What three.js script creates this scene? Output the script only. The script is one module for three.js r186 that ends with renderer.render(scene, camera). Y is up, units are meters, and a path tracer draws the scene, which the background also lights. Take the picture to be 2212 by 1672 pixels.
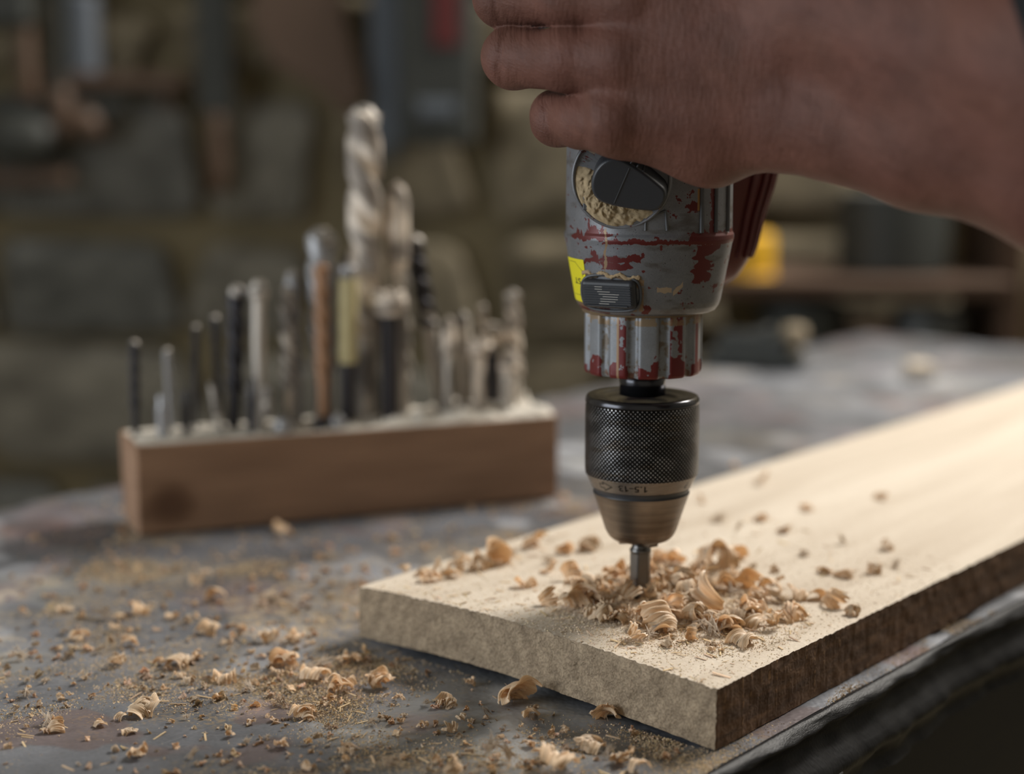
import * as THREE from 'three';
import { RoundedBoxGeometry } from 'three/addons/geometries/RoundedBoxGeometry.js';
import { mergeGeometries, mergeVertices } from 'three/addons/utils/BufferGeometryUtils.js';
import { RectAreaLightUniformsLib } from 'three/addons/lights/RectAreaLightUniformsLib.js';

// ---------------------------------------------------------------- camera, light, exposure
RectAreaLightUniformsLib.init();
const scene = new THREE.Scene();
scene.background = new THREE.Color(0.55, 0.62, 0.7);
const camera = new THREE.PerspectiveCamera(2 * Math.atan(836 / 3483) * 180 / Math.PI, 2212 / 1672, 0.05, 20);
camera.position.set(0, 0.19995, 0);
camera.rotation.x = -Math.atan(546 / 3483);
camera.focus = 0.562;
camera.userData.fStop = camera.getFocalLength() / 13.5;
scene.add(camera);
const renderer = new THREE.WebGLRenderer({ antialias: true });
renderer.toneMapping = THREE.LinearToneMapping;
renderer.toneMappingExposure = 1.0;
renderer.shadowMap.enabled = true;
const LAMP = { at: [1.32, 1.76, -1.92], aim: [0.09, 0.02, -0.66], w: 0.75, h: 0.6, power: 62, color: [1, 0.95, 0.88] };
const WINDOW = { at: [-1.39, 0.44, -0.02], w: 1.1, h: 0.8, power: 5.6, color: [0.86, 0.93, 1.0] };
function areaLight(o, d) {
  const l = new THREE.RectAreaLight(new THREE.Color(...d.color), d.power, d.w, d.h);
  l.position.set(...o); l.castShadow = true;
  return l;
}

// ---------------------------------------------------------------- helpers
function rng(seed) { let a = seed >>> 0; return () => { a = (a + 0x6D2B79F5) | 0; let t = Math.imul(a ^ (a >>> 15), 1 | a); t = (t + Math.imul(t ^ (t >>> 7), 61 | t)) ^ t; return ((t ^ (t >>> 14)) >>> 0) / 4294967296; }; }
const clamp = (x, a = 0, b = 1) => Math.min(b, Math.max(a, x));
const lerp = (a, b, t) => a + (b - a) * t;
const step = (a, b, x) => { const t = clamp((x - a) / (b - a)); return t * t * (3 - 2 * t); };
function hash(x, y, z = 0) { let h = Math.imul(x, 374761393) + Math.imul(y, 668265263) + Math.imul(z, 2147483647 - 1274126177); h = Math.imul(h ^ (h >>> 13), 1274126177); h = Math.imul(h ^ (h >>> 16), 2246822519); return ((h ^ (h >>> 15)) >>> 0) / 4294967296; }
function noise(x, y, px = 1 << 20, py = px, s = 0) {   // tileable value noise
  const xi = Math.floor(x), yi = Math.floor(y), fx = x - xi, fy = y - yi;
  const u = fx * fx * (3 - 2 * fx), v = fy * fy * (3 - 2 * fy), m = (a, p) => ((a % p) + p) % p;
  const x0 = m(xi, px), x1 = m(xi + 1, px), y0 = m(yi, py), y1 = m(yi + 1, py);
  return lerp(lerp(hash(x0, y0, s), hash(x1, y0, s), u), lerp(hash(x0, y1, s), hash(x1, y1, s), u), v);
}
function fbm(x, y, px, py, oct = 5, s = 0) { let a = 0, w = 0.5, t = 0; for (let i = 0; i < oct; i++) { a += w * noise(x, y, px, py, s + i); t += w; x *= 2; y *= 2; px *= 2; py *= 2; w *= 0.5; } return a / t; }
function noise3(x, y, z) {
  const xi = Math.floor(x), yi = Math.floor(y), zi = Math.floor(z), s = t => t * t * (3 - 2 * t), u = s(x - xi), v = s(y - yi), w = s(z - zi);
  const c = (a, b, d) => hash(xi + a, yi + b, zi + d);
  return lerp(lerp(lerp(c(0, 0, 0), c(1, 0, 0), u), lerp(c(0, 1, 0), c(1, 1, 0), u), v), lerp(lerp(c(0, 0, 1), c(1, 0, 1), u), lerp(c(0, 1, 1), c(1, 1, 1), u), v), w);
}
// fn(u, v) with u, v in 0..1 gives [r, g, b] in sRGB 0..1 (colour) or a number (data)
function texture(w, h, fn, srgb = true, rep = null) {
  const d = new Uint8Array(w * h * 4);
  for (let y = 0; y < h; y++) for (let x = 0; x < w; x++) {
    const r = fn((x + 0.5) / w, (y + 0.5) / h), i = (y * w + x) * 4;
    if (typeof r === 'number') d[i] = d[i + 1] = d[i + 2] = clamp(r) * 255; else { d[i] = clamp(r[0]) * 255; d[i + 1] = clamp(r[1]) * 255; d[i + 2] = clamp(r[2]) * 255; }
    d[i + 3] = 255;
  }
  const t = new THREE.DataTexture(d, w, h); t.magFilter = THREE.LinearFilter; t.minFilter = THREE.LinearMipmapLinearFilter; t.generateMipmaps = true;
  t.wrapS = t.wrapT = THREE.RepeatWrapping; if (srgb) t.colorSpace = THREE.SRGBColorSpace;
  if (rep) t.repeat.set(...rep);
  t.needsUpdate = true; return t;
}
const mix3 = (a, b, t) => [lerp(a[0], b[0], t), lerp(a[1], b[1], t), lerp(a[2], b[2], t)];
const std = (o) => new THREE.MeshStandardMaterial(o);
const phys = (o) => new THREE.MeshPhysicalMaterial(o);
const rgb = (r, g, b) => new THREE.Color().setRGB(r, g, b);
const taken = {};
function numbered(n) { if (!(n in taken)) { taken[n] = 0; return n; } taken[n]++; return n + '_' + String(taken[n]).padStart(3, '0'); }
function mesh(name, geo, mat, parent = scene) {
  const m = new THREE.Mesh(geo, mat); m.name = parent === scene ? numbered(name) : name; m.castShadow = m.receiveShadow = true; parent.add(m); return m;
}
function tag(o, label, category, group) { o.userData.label = label; o.userData.category = category; if (group) o.userData.group = group; return o; }
function thing(name, label, category, at = [0, 0, 0], group) { const o = new THREE.Group(); o.name = numbered(name); o.position.set(...at); scene.add(o); return tag(o, label, category, group); }
function structure(o, label, category) { o.userData.kind = 'structure'; if (label) tag(o, label, category); return o; }
const moved = (g, x, y, z) => g.translate(x, y, z);
const box = (w, h, d, r = 0.002, seg = 2) => new RoundedBoxGeometry(w, h, d, seg, Math.min(r, w / 2.01, h / 2.01, d / 2.01));
function grid(nu, nv, fn, uvf) {   // fn(u, v) -> [x, y, z]
  const p = [], t = [], ix = [];
  for (let j = 0; j <= nv; j++) for (let i = 0; i <= nu; i++) { const u = i / nu, v = j / nv; p.push(...fn(u, v)); t.push(...(uvf ? uvf(u, v) : [u, v])); }
  for (let j = 0; j < nv; j++) for (let i = 0; i < nu; i++) { const a = j * (nu + 1) + i, b = a + 1, c = a + nu + 1, d = c + 1; ix.push(a, b, d, a, d, c); }
  const g = new THREE.BufferGeometry(); g.setAttribute('position', new THREE.Float32BufferAttribute(p, 3)); g.setAttribute('uv', new THREE.Float32BufferAttribute(t, 2)); g.setIndex(ix); g.computeVertexNormals(); return g;
}
// surface of revolution round y from a list of [radius, y]; corners stay crisp where a point repeats
function lathe(pts, seg = 96) { return new THREE.LatheGeometry(pts.map(([r, y]) => new THREE.Vector2(r, y)), seg); }
function tube(pts, r, seg = 24, rad = 8, closed = false) { return new THREE.TubeGeometry(new THREE.CatmullRomCurve3(pts.map(p => new THREE.Vector3(...p)), closed), seg, r, rad, closed); }
function colored(g, fn) { const p = g.attributes.position, c = new Float32Array(p.count * 3); for (let i = 0; i < p.count; i++) c.set(fn(p.getX(i), p.getY(i), p.getZ(i), i), i * 3); g.setAttribute('color', new THREE.BufferAttribute(c, 3)); return g; }

// ---------------------------------------------------------------- textures
const speck = (u, v, n, s) => noise(u * n, v * n, n, n, s);
const sheetColor = texture(1024, 1024, (u, v) => {   // worn grey sheet, one tile is 0.45 m
  const a = fbm(u * 6, v * 6, 6, 6, 6, 3), b = fbm(u * 40, v * 40, 40, 40, 4, 11), f = speck(u, v, 700, 21);
  let g = 0.45 + 0.2 * (a - 0.5) + 0.13 * (b - 0.5) + 0.06 * (f - 0.5);
  let c = [g * 0.98, g * 1.0, g * 1.05];
  const sc = noise(u * 8 + 3 * fbm(u * 3, v * 3, 3, 3, 2, 5), v * 420, 8, 420, 31); if (sc > 0.93) c = c.map(x => x + 0.08 * (sc - 0.93) / 0.07);
  const dust = step(0.56, 0.72, fbm(u * 14, v * 14, 14, 14, 5, 47)) * step(0.45, 0.8, speck(u, v, 500, 61));
  c = mix3(c, [0.68, 0.58, 0.44], 0.55 * dust);
  const old = step(0.64, 0.7, fbm(u * 5, v * 5, 5, 5, 5, 77)); c = mix3(c, [0.58, 0.58, 0.57], 0.5 * old);
  const red = step(0.68, 0.73, fbm(u * 9, v * 9, 9, 9, 4, 91)); c = mix3(c, [0.44, 0.34, 0.32], 0.4 * red);
  return c;
});
const sheetBump = texture(1024, 1024, (u, v) => 0.5 * fbm(u * 12, v * 12, 12, 12, 6, 5) + 0.3 * speck(u, v, 350, 9) + 0.2 * step(0.6, 0.75, fbm(u * 20, v * 20, 20, 20, 3, 66)), false);
const sheetRough = texture(1024, 1024, (u, v) => 0.26 + 0.4 * fbm(u * 9, v * 9, 9, 9, 6, 15), false);
const plankColor = texture(1024, 1024, (u, v) => {   // u along the grain
  const w = v + 0.03 * fbm(u * 2, v * 2, 2, 2, 3, 4), g = fbm(u * 3, w * 46, 3, 46, 5, 2), r = fbm(u * 1, w * 9, 1, 9, 3, 8), p = speck(u * 1, v, 420, 14);
  const t = 0.5 * g + 0.3 * r + 0.2 * p;
  return mix3([0.69, 0.63, 0.555], [0.88, 0.84, 0.78], t);
});
const plankBump = texture(1024, 1024, (u, v) => 0.6 * fbm(u * 6, v * 120, 6, 120, 4, 2) + 0.4 * speck(u, v, 400, 7), false);
const endColor = texture(1024, 512, (u, v) => {
  const f = speck(u, v * 0.5, 330, 6), g = fbm(u * 60, v * 30, 60, 30, 4, 3), ring = 0.5 + 0.5 * Math.sin(26 * (v * 0.5 + 0.35 * Math.sin(u * 6.28)) * 2 + 5 * fbm(u * 6, v * 3, 6, 3, 3, 9));
  const t = 0.45 * f + 0.4 * g + 0.15 * ring;
  return mix3([0.40, 0.345, 0.28], [0.74, 0.665, 0.56], t);
});
const endBump = texture(1024, 512, (u, v) => 0.5 * speck(u, v * 0.5, 330, 6) + 0.5 * fbm(u * 90, v * 45, 90, 45, 3, 3), false);
const sideColor = texture(1024, 256, (u, v) => {   // old dark edge of the board with pale saw nicks
  const g = fbm(u * 20, v * 30, 20, 30, 5, 2), k = noise(u * 170, v * 3, 170, 3, 4), k2 = speck(u, v * 0.25, 260, 9);
  let c = mix3([0.26, 0.185, 0.125], [0.45, 0.33, 0.225], g);
  if (k > 0.84 && k2 > 0.42) c = mix3(c, [0.62, 0.48, 0.34], 0.75 * step(0.84, 0.93, k) * step(0.42, 0.75, k2));
  return c;
});
const sideBump = texture(1024, 256, (u, v) => 0.6 * noise(u * 170, v * 6, 170, 6, 4) + 0.4 * speck(u, v * 0.25, 260, 9), false);
const blockColor = texture(1024, 512, (u, v) => {
  const g = fbm(u * 4, v * 40 + 3 * fbm(u * 3, v * 2, 3, 2, 3, 5), 4, 40, 5, 2), r = fbm(u * 5, v * 4, 5, 4, 4, 8);
  let c = mix3([0.46, 0.35, 0.27], [0.70, 0.56, 0.45], 0.45 * g + 0.55 * r);
  const knot = Math.hypot((u - 0.07) * 4.5, v - 0.33); c = mix3([0.38, 0.27, 0.19], c, step(0.05, 0.34, knot + 0.12 * (r - 0.5)));
  return c;
});
const shavingColor = texture(256, 256, (u, v) => { const t = 0.6 * noise(u * 60, v * 2, 60, 2, 3) + 0.4 * fbm(u * 16, v * 4, 16, 4, 3, 6); return mix3([0.90, 0.77, 0.60], [1.0, 0.95, 0.86], t); });
const shavingBump = texture(256, 256, (u, v) => noise(u * 60, v * 2, 60, 2, 3), false);
const wallColor = texture(512, 512, (u, v) => { const a = fbm(u * 5, v * 5, 5, 5, 6, 3), b = fbm(u * 2, v * 2, 2, 2, 3, 9); return mix3([0.38, 0.345, 0.265], [0.64, 0.59, 0.47], 0.55 * a + 0.45 * b); });
const stoneColor = texture(512, 512, (u, v) => { const a = fbm(u * 6, v * 6, 6, 6, 6, 3); const w = 0.78 + 0.5 * (a - 0.5); return [w, w, w * 0.985]; });
const skinBump = texture(1024, 1024, (u, v) => { const q = 2.2 * fbm(u * 6, v * 6, 6, 6, 3, 2), l = noise(u * 130 + q, v * 26, 130, 26, 4), m = noise(u * 40, v * 150 + q, 40, 150, 8); return 0.4 * l + 0.3 * m + 0.3 * speck(u, v, 300, 12); }, false);
const skinColor = texture(1024, 1024, (u, v) => { const a = fbm(u * 8, v * 8, 8, 8, 5, 3), b = fbm(u * 30, v * 30, 30, 30, 4, 7), s = speck(u, v, 260, 5); const t = 0.55 * a + 0.3 * b + 0.15 * s; return mix3([0.37, 0.245, 0.20], [0.57, 0.41, 0.35], t); });
const knurlBump = texture(128, 128, (u, v) => { const t = x => 1 - 2 * Math.abs(x - Math.floor(x) - 0.5); const a = t(u + v), b = t(u - v + 8); return Math.min(1, 1.5 * Math.min(a, b)); }, false);
const knurlColor = texture(128, 128, (u, v) => { const t = x => 1 - 2 * Math.abs(x - Math.floor(x) - 0.5), a = t(u + v), b = t(u - v + 8), k = step(0.45, 0.85, Math.min(a, b)); return mix3([0.13, 0.13, 0.135], [0.97, 0.97, 0.98], k); });   // blackened grooves, worn bright points
const steelColor = texture(512, 256, (u, v) => { const a = fbm(u * 4, v * 40, 4, 40, 4, 3), b = fbm(u * 8, v * 8, 8, 8, 5, 8); return mix3([0.30, 0.275, 0.255], [0.60, 0.55, 0.50], 0.55 * a + 0.45 * b); });
const bitColor = texture(256, 256, (u, v) => { const a = fbm(u * 6, v * 10, 6, 10, 5, 3); return mix3([0.46, 0.44, 0.42], [0.82, 0.79, 0.75], step(0.3, 0.7, a)); });
// ---------------------------------------------------------------- materials
const M = {
  sheet: std({ map: sheetColor, bumpMap: sheetBump, bumpScale: 0.0005, roughnessMap: sheetRough, roughness: 0.9, metalness: 0.22, vertexColors: true }),
  blackEdge: phys({ color: rgb(0.009, 0.009, 0.010), roughness: 0.5, specularIntensity: 0.3, bumpMap: sheetBump, bumpScale: 0.00025 }),
  rim: std({ color: rgb(0.10, 0.10, 0.105), roughness: 0.45, metalness: 0.6 }),
  plankTop: std({ map: plankColor, bumpMap: plankBump, bumpScale: 0.00025, roughness: 0.8 }),
  plankEnd: std({ map: endColor, bumpMap: endBump, bumpScale: 0.0004, roughness: 0.95 }),
  plankSide: std({ map: sideColor, bumpMap: sideBump, bumpScale: 0.00025, roughness: 0.9 }),
  block: std({ map: blockColor, roughness: 0.8 }),
  blockTop: std({ color: rgb(0.74, 0.69, 0.61), bumpMap: sheetBump, bumpScale: 0.001, roughness: 0.9 }),
  shaving: phys({ map: shavingColor, bumpMap: shavingBump, bumpScale: 0.0002, roughness: 0.75, transmission: 0.45, thickness: 0, vertexColors: true, side: THREE.DoubleSide }),
  dust: std({ color: rgb(1, 1, 1), roughness: 0.95 }),
  wall: std({ map: wallColor, bumpMap: wallColor, bumpScale: 0.01, roughness: 0.95 }),
  floor: std({ map: wallColor, color: rgb(0.8, 0.8, 0.8), roughness: 0.8 }),
  plain: std({ color: rgb(0.34, 0.325, 0.29), roughness: 0.9 }),
  skin: phys({ map: skinColor, bumpMap: skinBump, bumpScale: 0.0003, roughness: 0.62, specularIntensity: 0.55, vertexColors: true }),
  sleeve: std({ color: rgb(0.008, 0.008, 0.009), roughness: 0.95 }),
  blackPlastic: std({ color: rgb(0.024, 0.026, 0.031), roughness: 0.45 }),
  blackSteel: std({ color: rgb(0.05, 0.05, 0.055), roughness: 0.2, metalness: 0.85 }),
  redPlastic: std({ color: rgb(0.085, 0.012, 0.012), roughness: 0.38 }),
  knurl: std({ map: knurlColor, bumpMap: null, roughness: 0.33, metalness: 0.9, vertexColors: true }),
  steel: std({ map: steelColor, roughness: 0.34, metalness: 0.9, bumpMap: steelColor, bumpScale: 0.0001 }),
  bitShank: std({ color: rgb(0.13, 0.125, 0.12), roughness: 0.32, metalness: 0.95 }),
};
{ const t = knurlBump.clone(); t.repeat.set(80, 17); t.needsUpdate = true; M.knurl.bumpMap = t; M.knurl.bumpScale = 0.0005; const c = knurlColor.clone(); c.repeat.copy(t.repeat); c.needsUpdate = true; M.knurl.map = c; }

// ---------------------------------------------------------------- the room
const R = { x0: -1.4, x1: 2.0, y0: -0.86, y1: 2.1, z0: -2.3, z1: 1.6 };
structure(mesh('floor', moved(new THREE.BoxGeometry(3.8, 0.1, 4.3), 0.3, R.y0 - 0.05, -0.35), M.floor), 'dark concrete workshop floor below the bench', 'floor');
structure(mesh('ceiling', moved(new THREE.BoxGeometry(3.8, 0.1, 4.3), 0.3, R.y1 + 0.05, -0.35), M.plain), 'plain grey workshop ceiling', 'ceiling');
structure(mesh('wall_right', moved(new THREE.BoxGeometry(0.1, 2.96, 3.9), R.x1 + 0.05, 0.62, -0.35), M.plain), 'plain dull side wall of the workshop', 'wall');
structure(mesh('wall_front', moved(new THREE.BoxGeometry(3.6, 2.96, 0.1), 0.3, 0.62, R.z1 + 0.05), M.plain), 'plain dull wall facing the stone wall', 'wall');
{ // left wall with its window
  const [, wy, wz] = WINDOW.at, w = WINDOW.w / 2, h = WINDOW.h / 2, x = R.x0 - 0.05, pc = [];
  const piece = (ya, yb, za, zb) => pc.push(moved(new THREE.BoxGeometry(0.1, yb - ya, zb - za), x, (ya + yb) / 2, (za + zb) / 2));
  piece(R.y0, wy - h, R.z0, R.z1); piece(wy + h, R.y1, R.z0, R.z1); piece(wy - h, wy + h, R.z0, wz - w); piece(wy - h, wy + h, wz + w, R.z1);
  structure(mesh('wall_left', mergeGeometries(pc), M.plain), 'plain dull wall holding the window', 'wall');
  const win = new THREE.Group(); win.name = 'window_1'; win.position.set(R.x0 - 0.04, wy, wz); scene.add(win); structure(win, 'frosted workshop window with white frame', 'window');
  const fm = std({ color: rgb(0.6, 0.6, 0.58), roughness: 0.5 });
  for (const [a, b, c, d] of [[0, h - 0.02, 2 * w, 0.04], [0, -h + 0.02, 2 * w, 0.04], [w - 0.02, 0, 0.04, 2 * h - 0.08], [-w + 0.02, 0, 0.04, 2 * h - 0.08], [0, 0, 0.03, 2 * h - 0.08]]) mesh('window_frame', moved(box(0.05, d, c, 0.004), 0, b, a), fm, win);
  const pane = std({ color: rgb(0.7, 0.75, 0.8), roughness: 0.6, emissive: rgb(0.86, 0.93, 1), emissiveIntensity: 0.8 });
  for (const s of [-1, 1]) mesh('window_pane', moved(new THREE.BoxGeometry(0.006, 2 * h - 0.08, w - 0.055), -0.005, 0, s * (w / 2 - 0.0125)), pane, win);
  const l = areaLight([R.x0 + 0.012, wy, wz], WINDOW); l.lookAt(R.x0 + 2, wy, wz); l.name = 'window_daylight'; scene.add(l);
}
{ // work lamp over the far side of the bench
  const lamp = thing('work_lamp', 'square work lamp panel hanging over the bench', 'lamp', LAMP.at);
  lamp.lookAt(...LAMP.aim);
  mesh('housing', moved(box(LAMP.w + 0.06, LAMP.h + 0.06, 0.04, 0.01), 0, 0, -0.03), M.blackPlastic, lamp);
  mesh('diffuser', moved(box(LAMP.w, LAMP.h, 0.012, 0.004), 0, 0, -0.008), std({ color: rgb(0.8, 0.8, 0.8), emissive: rgb(1, 0.93, 0.84), emissiveIntensity: 2 }), lamp);
  const st = mesh('hanger', tube([[0, 0, -0.05], [0, 0.02, -0.09], [0, 0.05, -0.14]], 0.008), M.blackPlastic, lamp);
  const up = new THREE.Vector3(0, 0.05, -0.14).applyQuaternion(lamp.quaternion).add(lamp.position);
  const q = lamp.quaternion.clone().invert(), top = new THREE.Vector3(up.x, R.y1, up.z).sub(lamp.position).applyQuaternion(q);
  mesh('cord', tube([[0, 0.05, -0.14], top.toArray().map((v, i) => lerp([0, 0.05, -0.14][i], v, 0.5)), top.toArray()], 0.004), M.blackPlastic, lamp);
  const l = areaLight(LAMP.at, LAMP); l.lookAt(...LAMP.aim); l.name = 'work_lamp_light'; scene.add(l);
  const n = new THREE.Vector3(...LAMP.aim).sub(l.position).normalize(); l.position.addScaledVector(n, 0.006);
}
{ // back wall: dull plaster with rough stones showing
  const wall = structure(mesh('wall_back', moved(new THREE.BoxGeometry(3.6, 2.96, 0.1), 0.3, 0.62, R.z0 - 0.05), M.wall), 'dim old wall of grey stones in tan mortar', 'wall');
  { const p = wall.geometry.attributes.position, t = wall.geometry.attributes.uv; for (let i = 0; i < p.count; i++) t.setXY(i, p.getX(i) / 0.9, p.getY(i) / 0.9); }
  const rd = rng(5);
  const tones = [[0.24, 0.24, 0.23], [0.30, 0.285, 0.25], [0.20, 0.205, 0.20], [0.25, 0.21, 0.145], [0.30, 0.255, 0.18]].map(c => std({ color: rgb(...c), map: stoneColor, roughness: 0.95 }));
  const shapes = [];
  for (let k = 0; k < 8; k++) {
    const g = new RoundedBoxGeometry(1, 1, 1, 3, 0.14), p = g.attributes.position;
    for (let i = 0; i < p.count; i++) { const x = p.getX(i), y = p.getY(i), z = p.getZ(i); p.setXYZ(i, x + 0.22 * (noise3(x * 1.7 + k * 9, y * 1.7, z) - 0.5) + 0.13 * y * (rd() * 0 + ((k % 3) - 1)), y + 0.28 * (noise3(x * 1.7, y * 1.7 + k * 7, z + 4) - 0.5), z + 0.3 * (noise3(x * 3, y * 3 + k * 5, z) - 0.5)); }
    g.computeVertexNormals(); shapes.push(g);
  }
  const S = (x, y, w, h, tone, k) => { const m = mesh('stone', shapes[k % 8], tones[tone], wall); m.position.set(x, y, R.z0 + 0.005); m.scale.set(w, h, 0.07); m.rotation.z = (hash(k, 7) - 0.5) * 0.2; };
  let k = 0;
  for (let y = -0.8; y < 0.58;) {
    const h = 0.11 + 0.1 * rd();
    for (let x = -1.0 - 0.2 * rd(); x < 1.0;) {
      const w = 0.16 + 0.2 * rd(), left = x < -0.35 && y < 0.16;
      const tone = left ? Math.floor(rd() * 3) : 3 + Math.floor(rd() * 2);
      S(x + w / 2, y + h / 2 + 0.02 * (rd() - 0.5), w - 0.035, h - 0.035, tone, k++); x += w;
    }
    y += h;
  }
}
// ---------------------------------------------------------------- tools hanging on the back wall and things on a shelf (all far out of focus)
const hm = { dark: std({ color: rgb(0.035, 0.038, 0.034), roughness: 0.6 }), brown: std({ color: rgb(0.10, 0.06, 0.038), roughness: 0.6 }), iron: std({ color: rgb(0.1, 0.105, 0.105), roughness: 0.5, metalness: 0.6 }), red: std({ color: rgb(0.11, 0.012, 0.012), roughness: 0.5 }), tan: std({ color: rgb(0.3, 0.24, 0.16), roughness: 0.8 }), blue: std({ color: rgb(0.12, 0.14, 0.17), roughness: 0.6 }), yellow: std({ color: rgb(0.75, 0.42, 0.02), roughness: 0.5 }) };
const WZ = -2.24;
function extrude(pts, d, mat, name, parent) { const s = new THREE.Shape(pts.map(p => new THREE.Vector2(...p))); return mesh(name, new THREE.ExtrudeGeometry(s, { depth: d, bevelEnabled: true, bevelSize: 0.003, bevelThickness: 0.003, bevelSegments: 2, curveSegments: 12 }), mat, parent); }
const nail = (t, y = 0.02, z = -0.05) => { const n = mesh('nail', new THREE.CylinderGeometry(0.003, 0.003, 0.06, 8).rotateX(Math.PI / 2), hm.iron, t); n.position.set(0, y, z); return n; };
{ // flat file with brown handle
  const t = thing('flat_file', 'long dark flat file with brown handle hanging on the stone wall', 'file', [-0.4017, 0.3781, -2.22]);
  mesh('blade', moved(box(0.05, 0.3, 0.012, 0.003), 0, 0.0, 0), hm.dark, t);
  mesh('handle', moved(lathe([[0.001, -0.26], [0.012, -0.255], [0.017, -0.22], [0.013, -0.17], [0.015, -0.152], [0.001, -0.148]], 20), 0, 0, 0), hm.brown, t);
  nail(t, 0.12, -0.03);
}
{ // handsaw with broad brown handle
  const t = thing('hand_saw', 'hand saw with broad brown wooden handle hanging on the wall', 'saw', [-0.2843, 0.3416, -2.22]);
  extrude([[-0.055, 0.1], [0.05, 0.1], [0.06, 0.0], [0.085, -0.09], [0.06, -0.115], [0.025, -0.08], [-0.03, -0.05], [-0.06, 0.0]], 0.02, hm.brown, 'handle', t);
  extrude([[-0.05, 0.1], [0.045, 0.1], [0.03, 0.45], [-0.01, 0.46]], 0.003, hm.iron, 'blade', t).position.z = 0.008;
  nail(t, 0.05, -0.02);
}
{ const t = thing('steel_rule', 'narrow grey steel rule hanging on the wall', 'ruler', [-0.1728, 0.3422, -2.23]); mesh('blade', moved(box(0.04, 0.42, 0.004, 0.001), 0, 0.05, 0), hm.blue, t); mesh('end_cap', moved(box(0.042, 0.02, 0.008, 0.002), 0, -0.165, 0), hm.iron, t); nail(t, 0.2, -0.03); }
{ // black toolbox like case with red strip
  const t = thing('tool_case', 'black case with a dark red stripe hung high on the wall', 'case', [-0.0995, 0.3343, -2.2]);
  mesh('body', box(0.105, 0.3, 0.07, 0.012), hm.dark, t); mesh('stripe', moved(box(0.034, 0.16, 0.006, 0.002), 0.012, 0.06, 0.036), hm.red, t); mesh('latch', moved(box(0.05, 0.02, 0.01, 0.002), 0.0, -0.1, 0.037), hm.blue, t);
}
{ const t = thing('mallet', 'mallet with dark head and brown handle hanging on the wall', 'mallet', [-0.668, 0.3349, -2.21]); mesh('head', moved(box(0.1, 0.09, 0.06, 0.012), -0.02, 0.05, 0), hm.dark, t); mesh('handle', moved(lathe([[0.001, -0.08], [0.014, -0.078], [0.012, -0.04], [0.011, 0.08], [0.001, 0.082]], 20), 0.015, -0.01, 0), hm.brown, t); nail(t, 0.05, -0.05); }
{ const t = thing('screwdriver', 'thin dark screwdriver with short brown grip hanging on the wall', 'screwdriver', [-0.6115, 0.3416, -2.22]); mesh('shaft', moved(new THREE.CylinderGeometry(0.008, 0.008, 0.2, 16), 0, 0.02, 0), hm.dark, t); mesh('grip', moved(lathe([[0.001, -0.15], [0.016, -0.145], [0.017, -0.1], [0.012, -0.08], [0.001, -0.078]], 20), 0, 0, 0), hm.brown, t); nail(t, 0.1, -0.03); }
{ const t = thing('pulley_block', 'rounded black iron block fixed on the wall', 'block', [-0.6655, 0.1938, -2.2]); mesh('body', new THREE.SphereGeometry(0.045, 24, 16).scale(1.15, 0.8, 0.7), hm.dark, t); mesh('strap', moved(box(0.22, 0.02, 0.02, 0.004), 0.03, 0.045, -0.03), hm.dark, t); mesh('bracket', moved(box(0.16, 0.02, 0.05, 0.004), -0.02, -0.052, -0.02), hm.brown, t); }
{ const t = thing('wooden_peg', 'small dark brown wooden peg in the wall', 'peg', [-0.5709, 0.2062, -2.23]); mesh('pin', lathe([[0.001, -0.05], [0.014, -0.05], [0.016, 0.035], [0.02, 0.05], [0.001, 0.056]], 16).rotateX(Math.PI / 2.3), hm.brown, t); }
{ const t = thing('wall_ledge', 'narrow tan wooden ledge on the stone wall', 'ledge', [-0.5436, 0.2721, -2.25]); mesh('board', box(0.2, 0.02, 0.06, 0.003), hm.brown, t); for (const s of [-1, 1]) mesh('bracket', moved(box(0.012, 0.03, 0.04, 0.002), s * 0.07, -0.024, -0.005), hm.brown, t); }
{ const t = thing('blue_tin', 'pale blue grey tin standing on the narrow ledge', 'tin', [-0.5834, 0.2763, -2.245]); mesh('body', lathe([[0.001, 0.0005], [0.021, 0.0005], [0.022, 0.004], [0.022, 0.1], [0.02, 0.104], [0.001, 0.104]], 24), hm.blue, t); mesh('lid', lathe([[0.023, 0.1], [0.023, 0.112], [0.001, 0.114]], 24), hm.blue, t); }
// rear shelf with clutter, seen past the drill
{
  const t = thing('rear_shelf', 'low brown shelf standing by the wall behind the bench', 'shelf', [0.40, 0, -2.08]);
  const sm = std({ map: blockColor, color: rgb(0.2, 0.18, 0.16), roughness: 0.85 });
  mesh('shelf_board', moved(box(0.42, 0.025, 0.28, 0.003), 0, -0.1325, 0), sm, t); mesh('shelf_board', moved(box(0.42, 0.02, 0.28, 0.003), 0, 0.015, 0), sm, t);
  for (const s of [-1, 1]) mesh('upright', moved(box(0.03, 1.02, 0.2, 0.003), s * 0.225, -0.345, -0.03), sm, t);
}
{ const t = thing('yellow_spool', 'small bright yellow spool on the rear shelf', 'spool', [0.2953, 0.0255, -2.0]); mesh('core', lathe([[0.006, 0.001], [0.026, 0.001], [0.029, 0.006], [0.029, 0.048], [0.025, 0.054], [0.006, 0.054]], 32), hm.yellow, t); mesh('flange', lathe([[0.006, 0.0], [0.031, 0.0], [0.031, 0.004], [0.006, 0.005]], 32), hm.yellow, t); }
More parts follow.
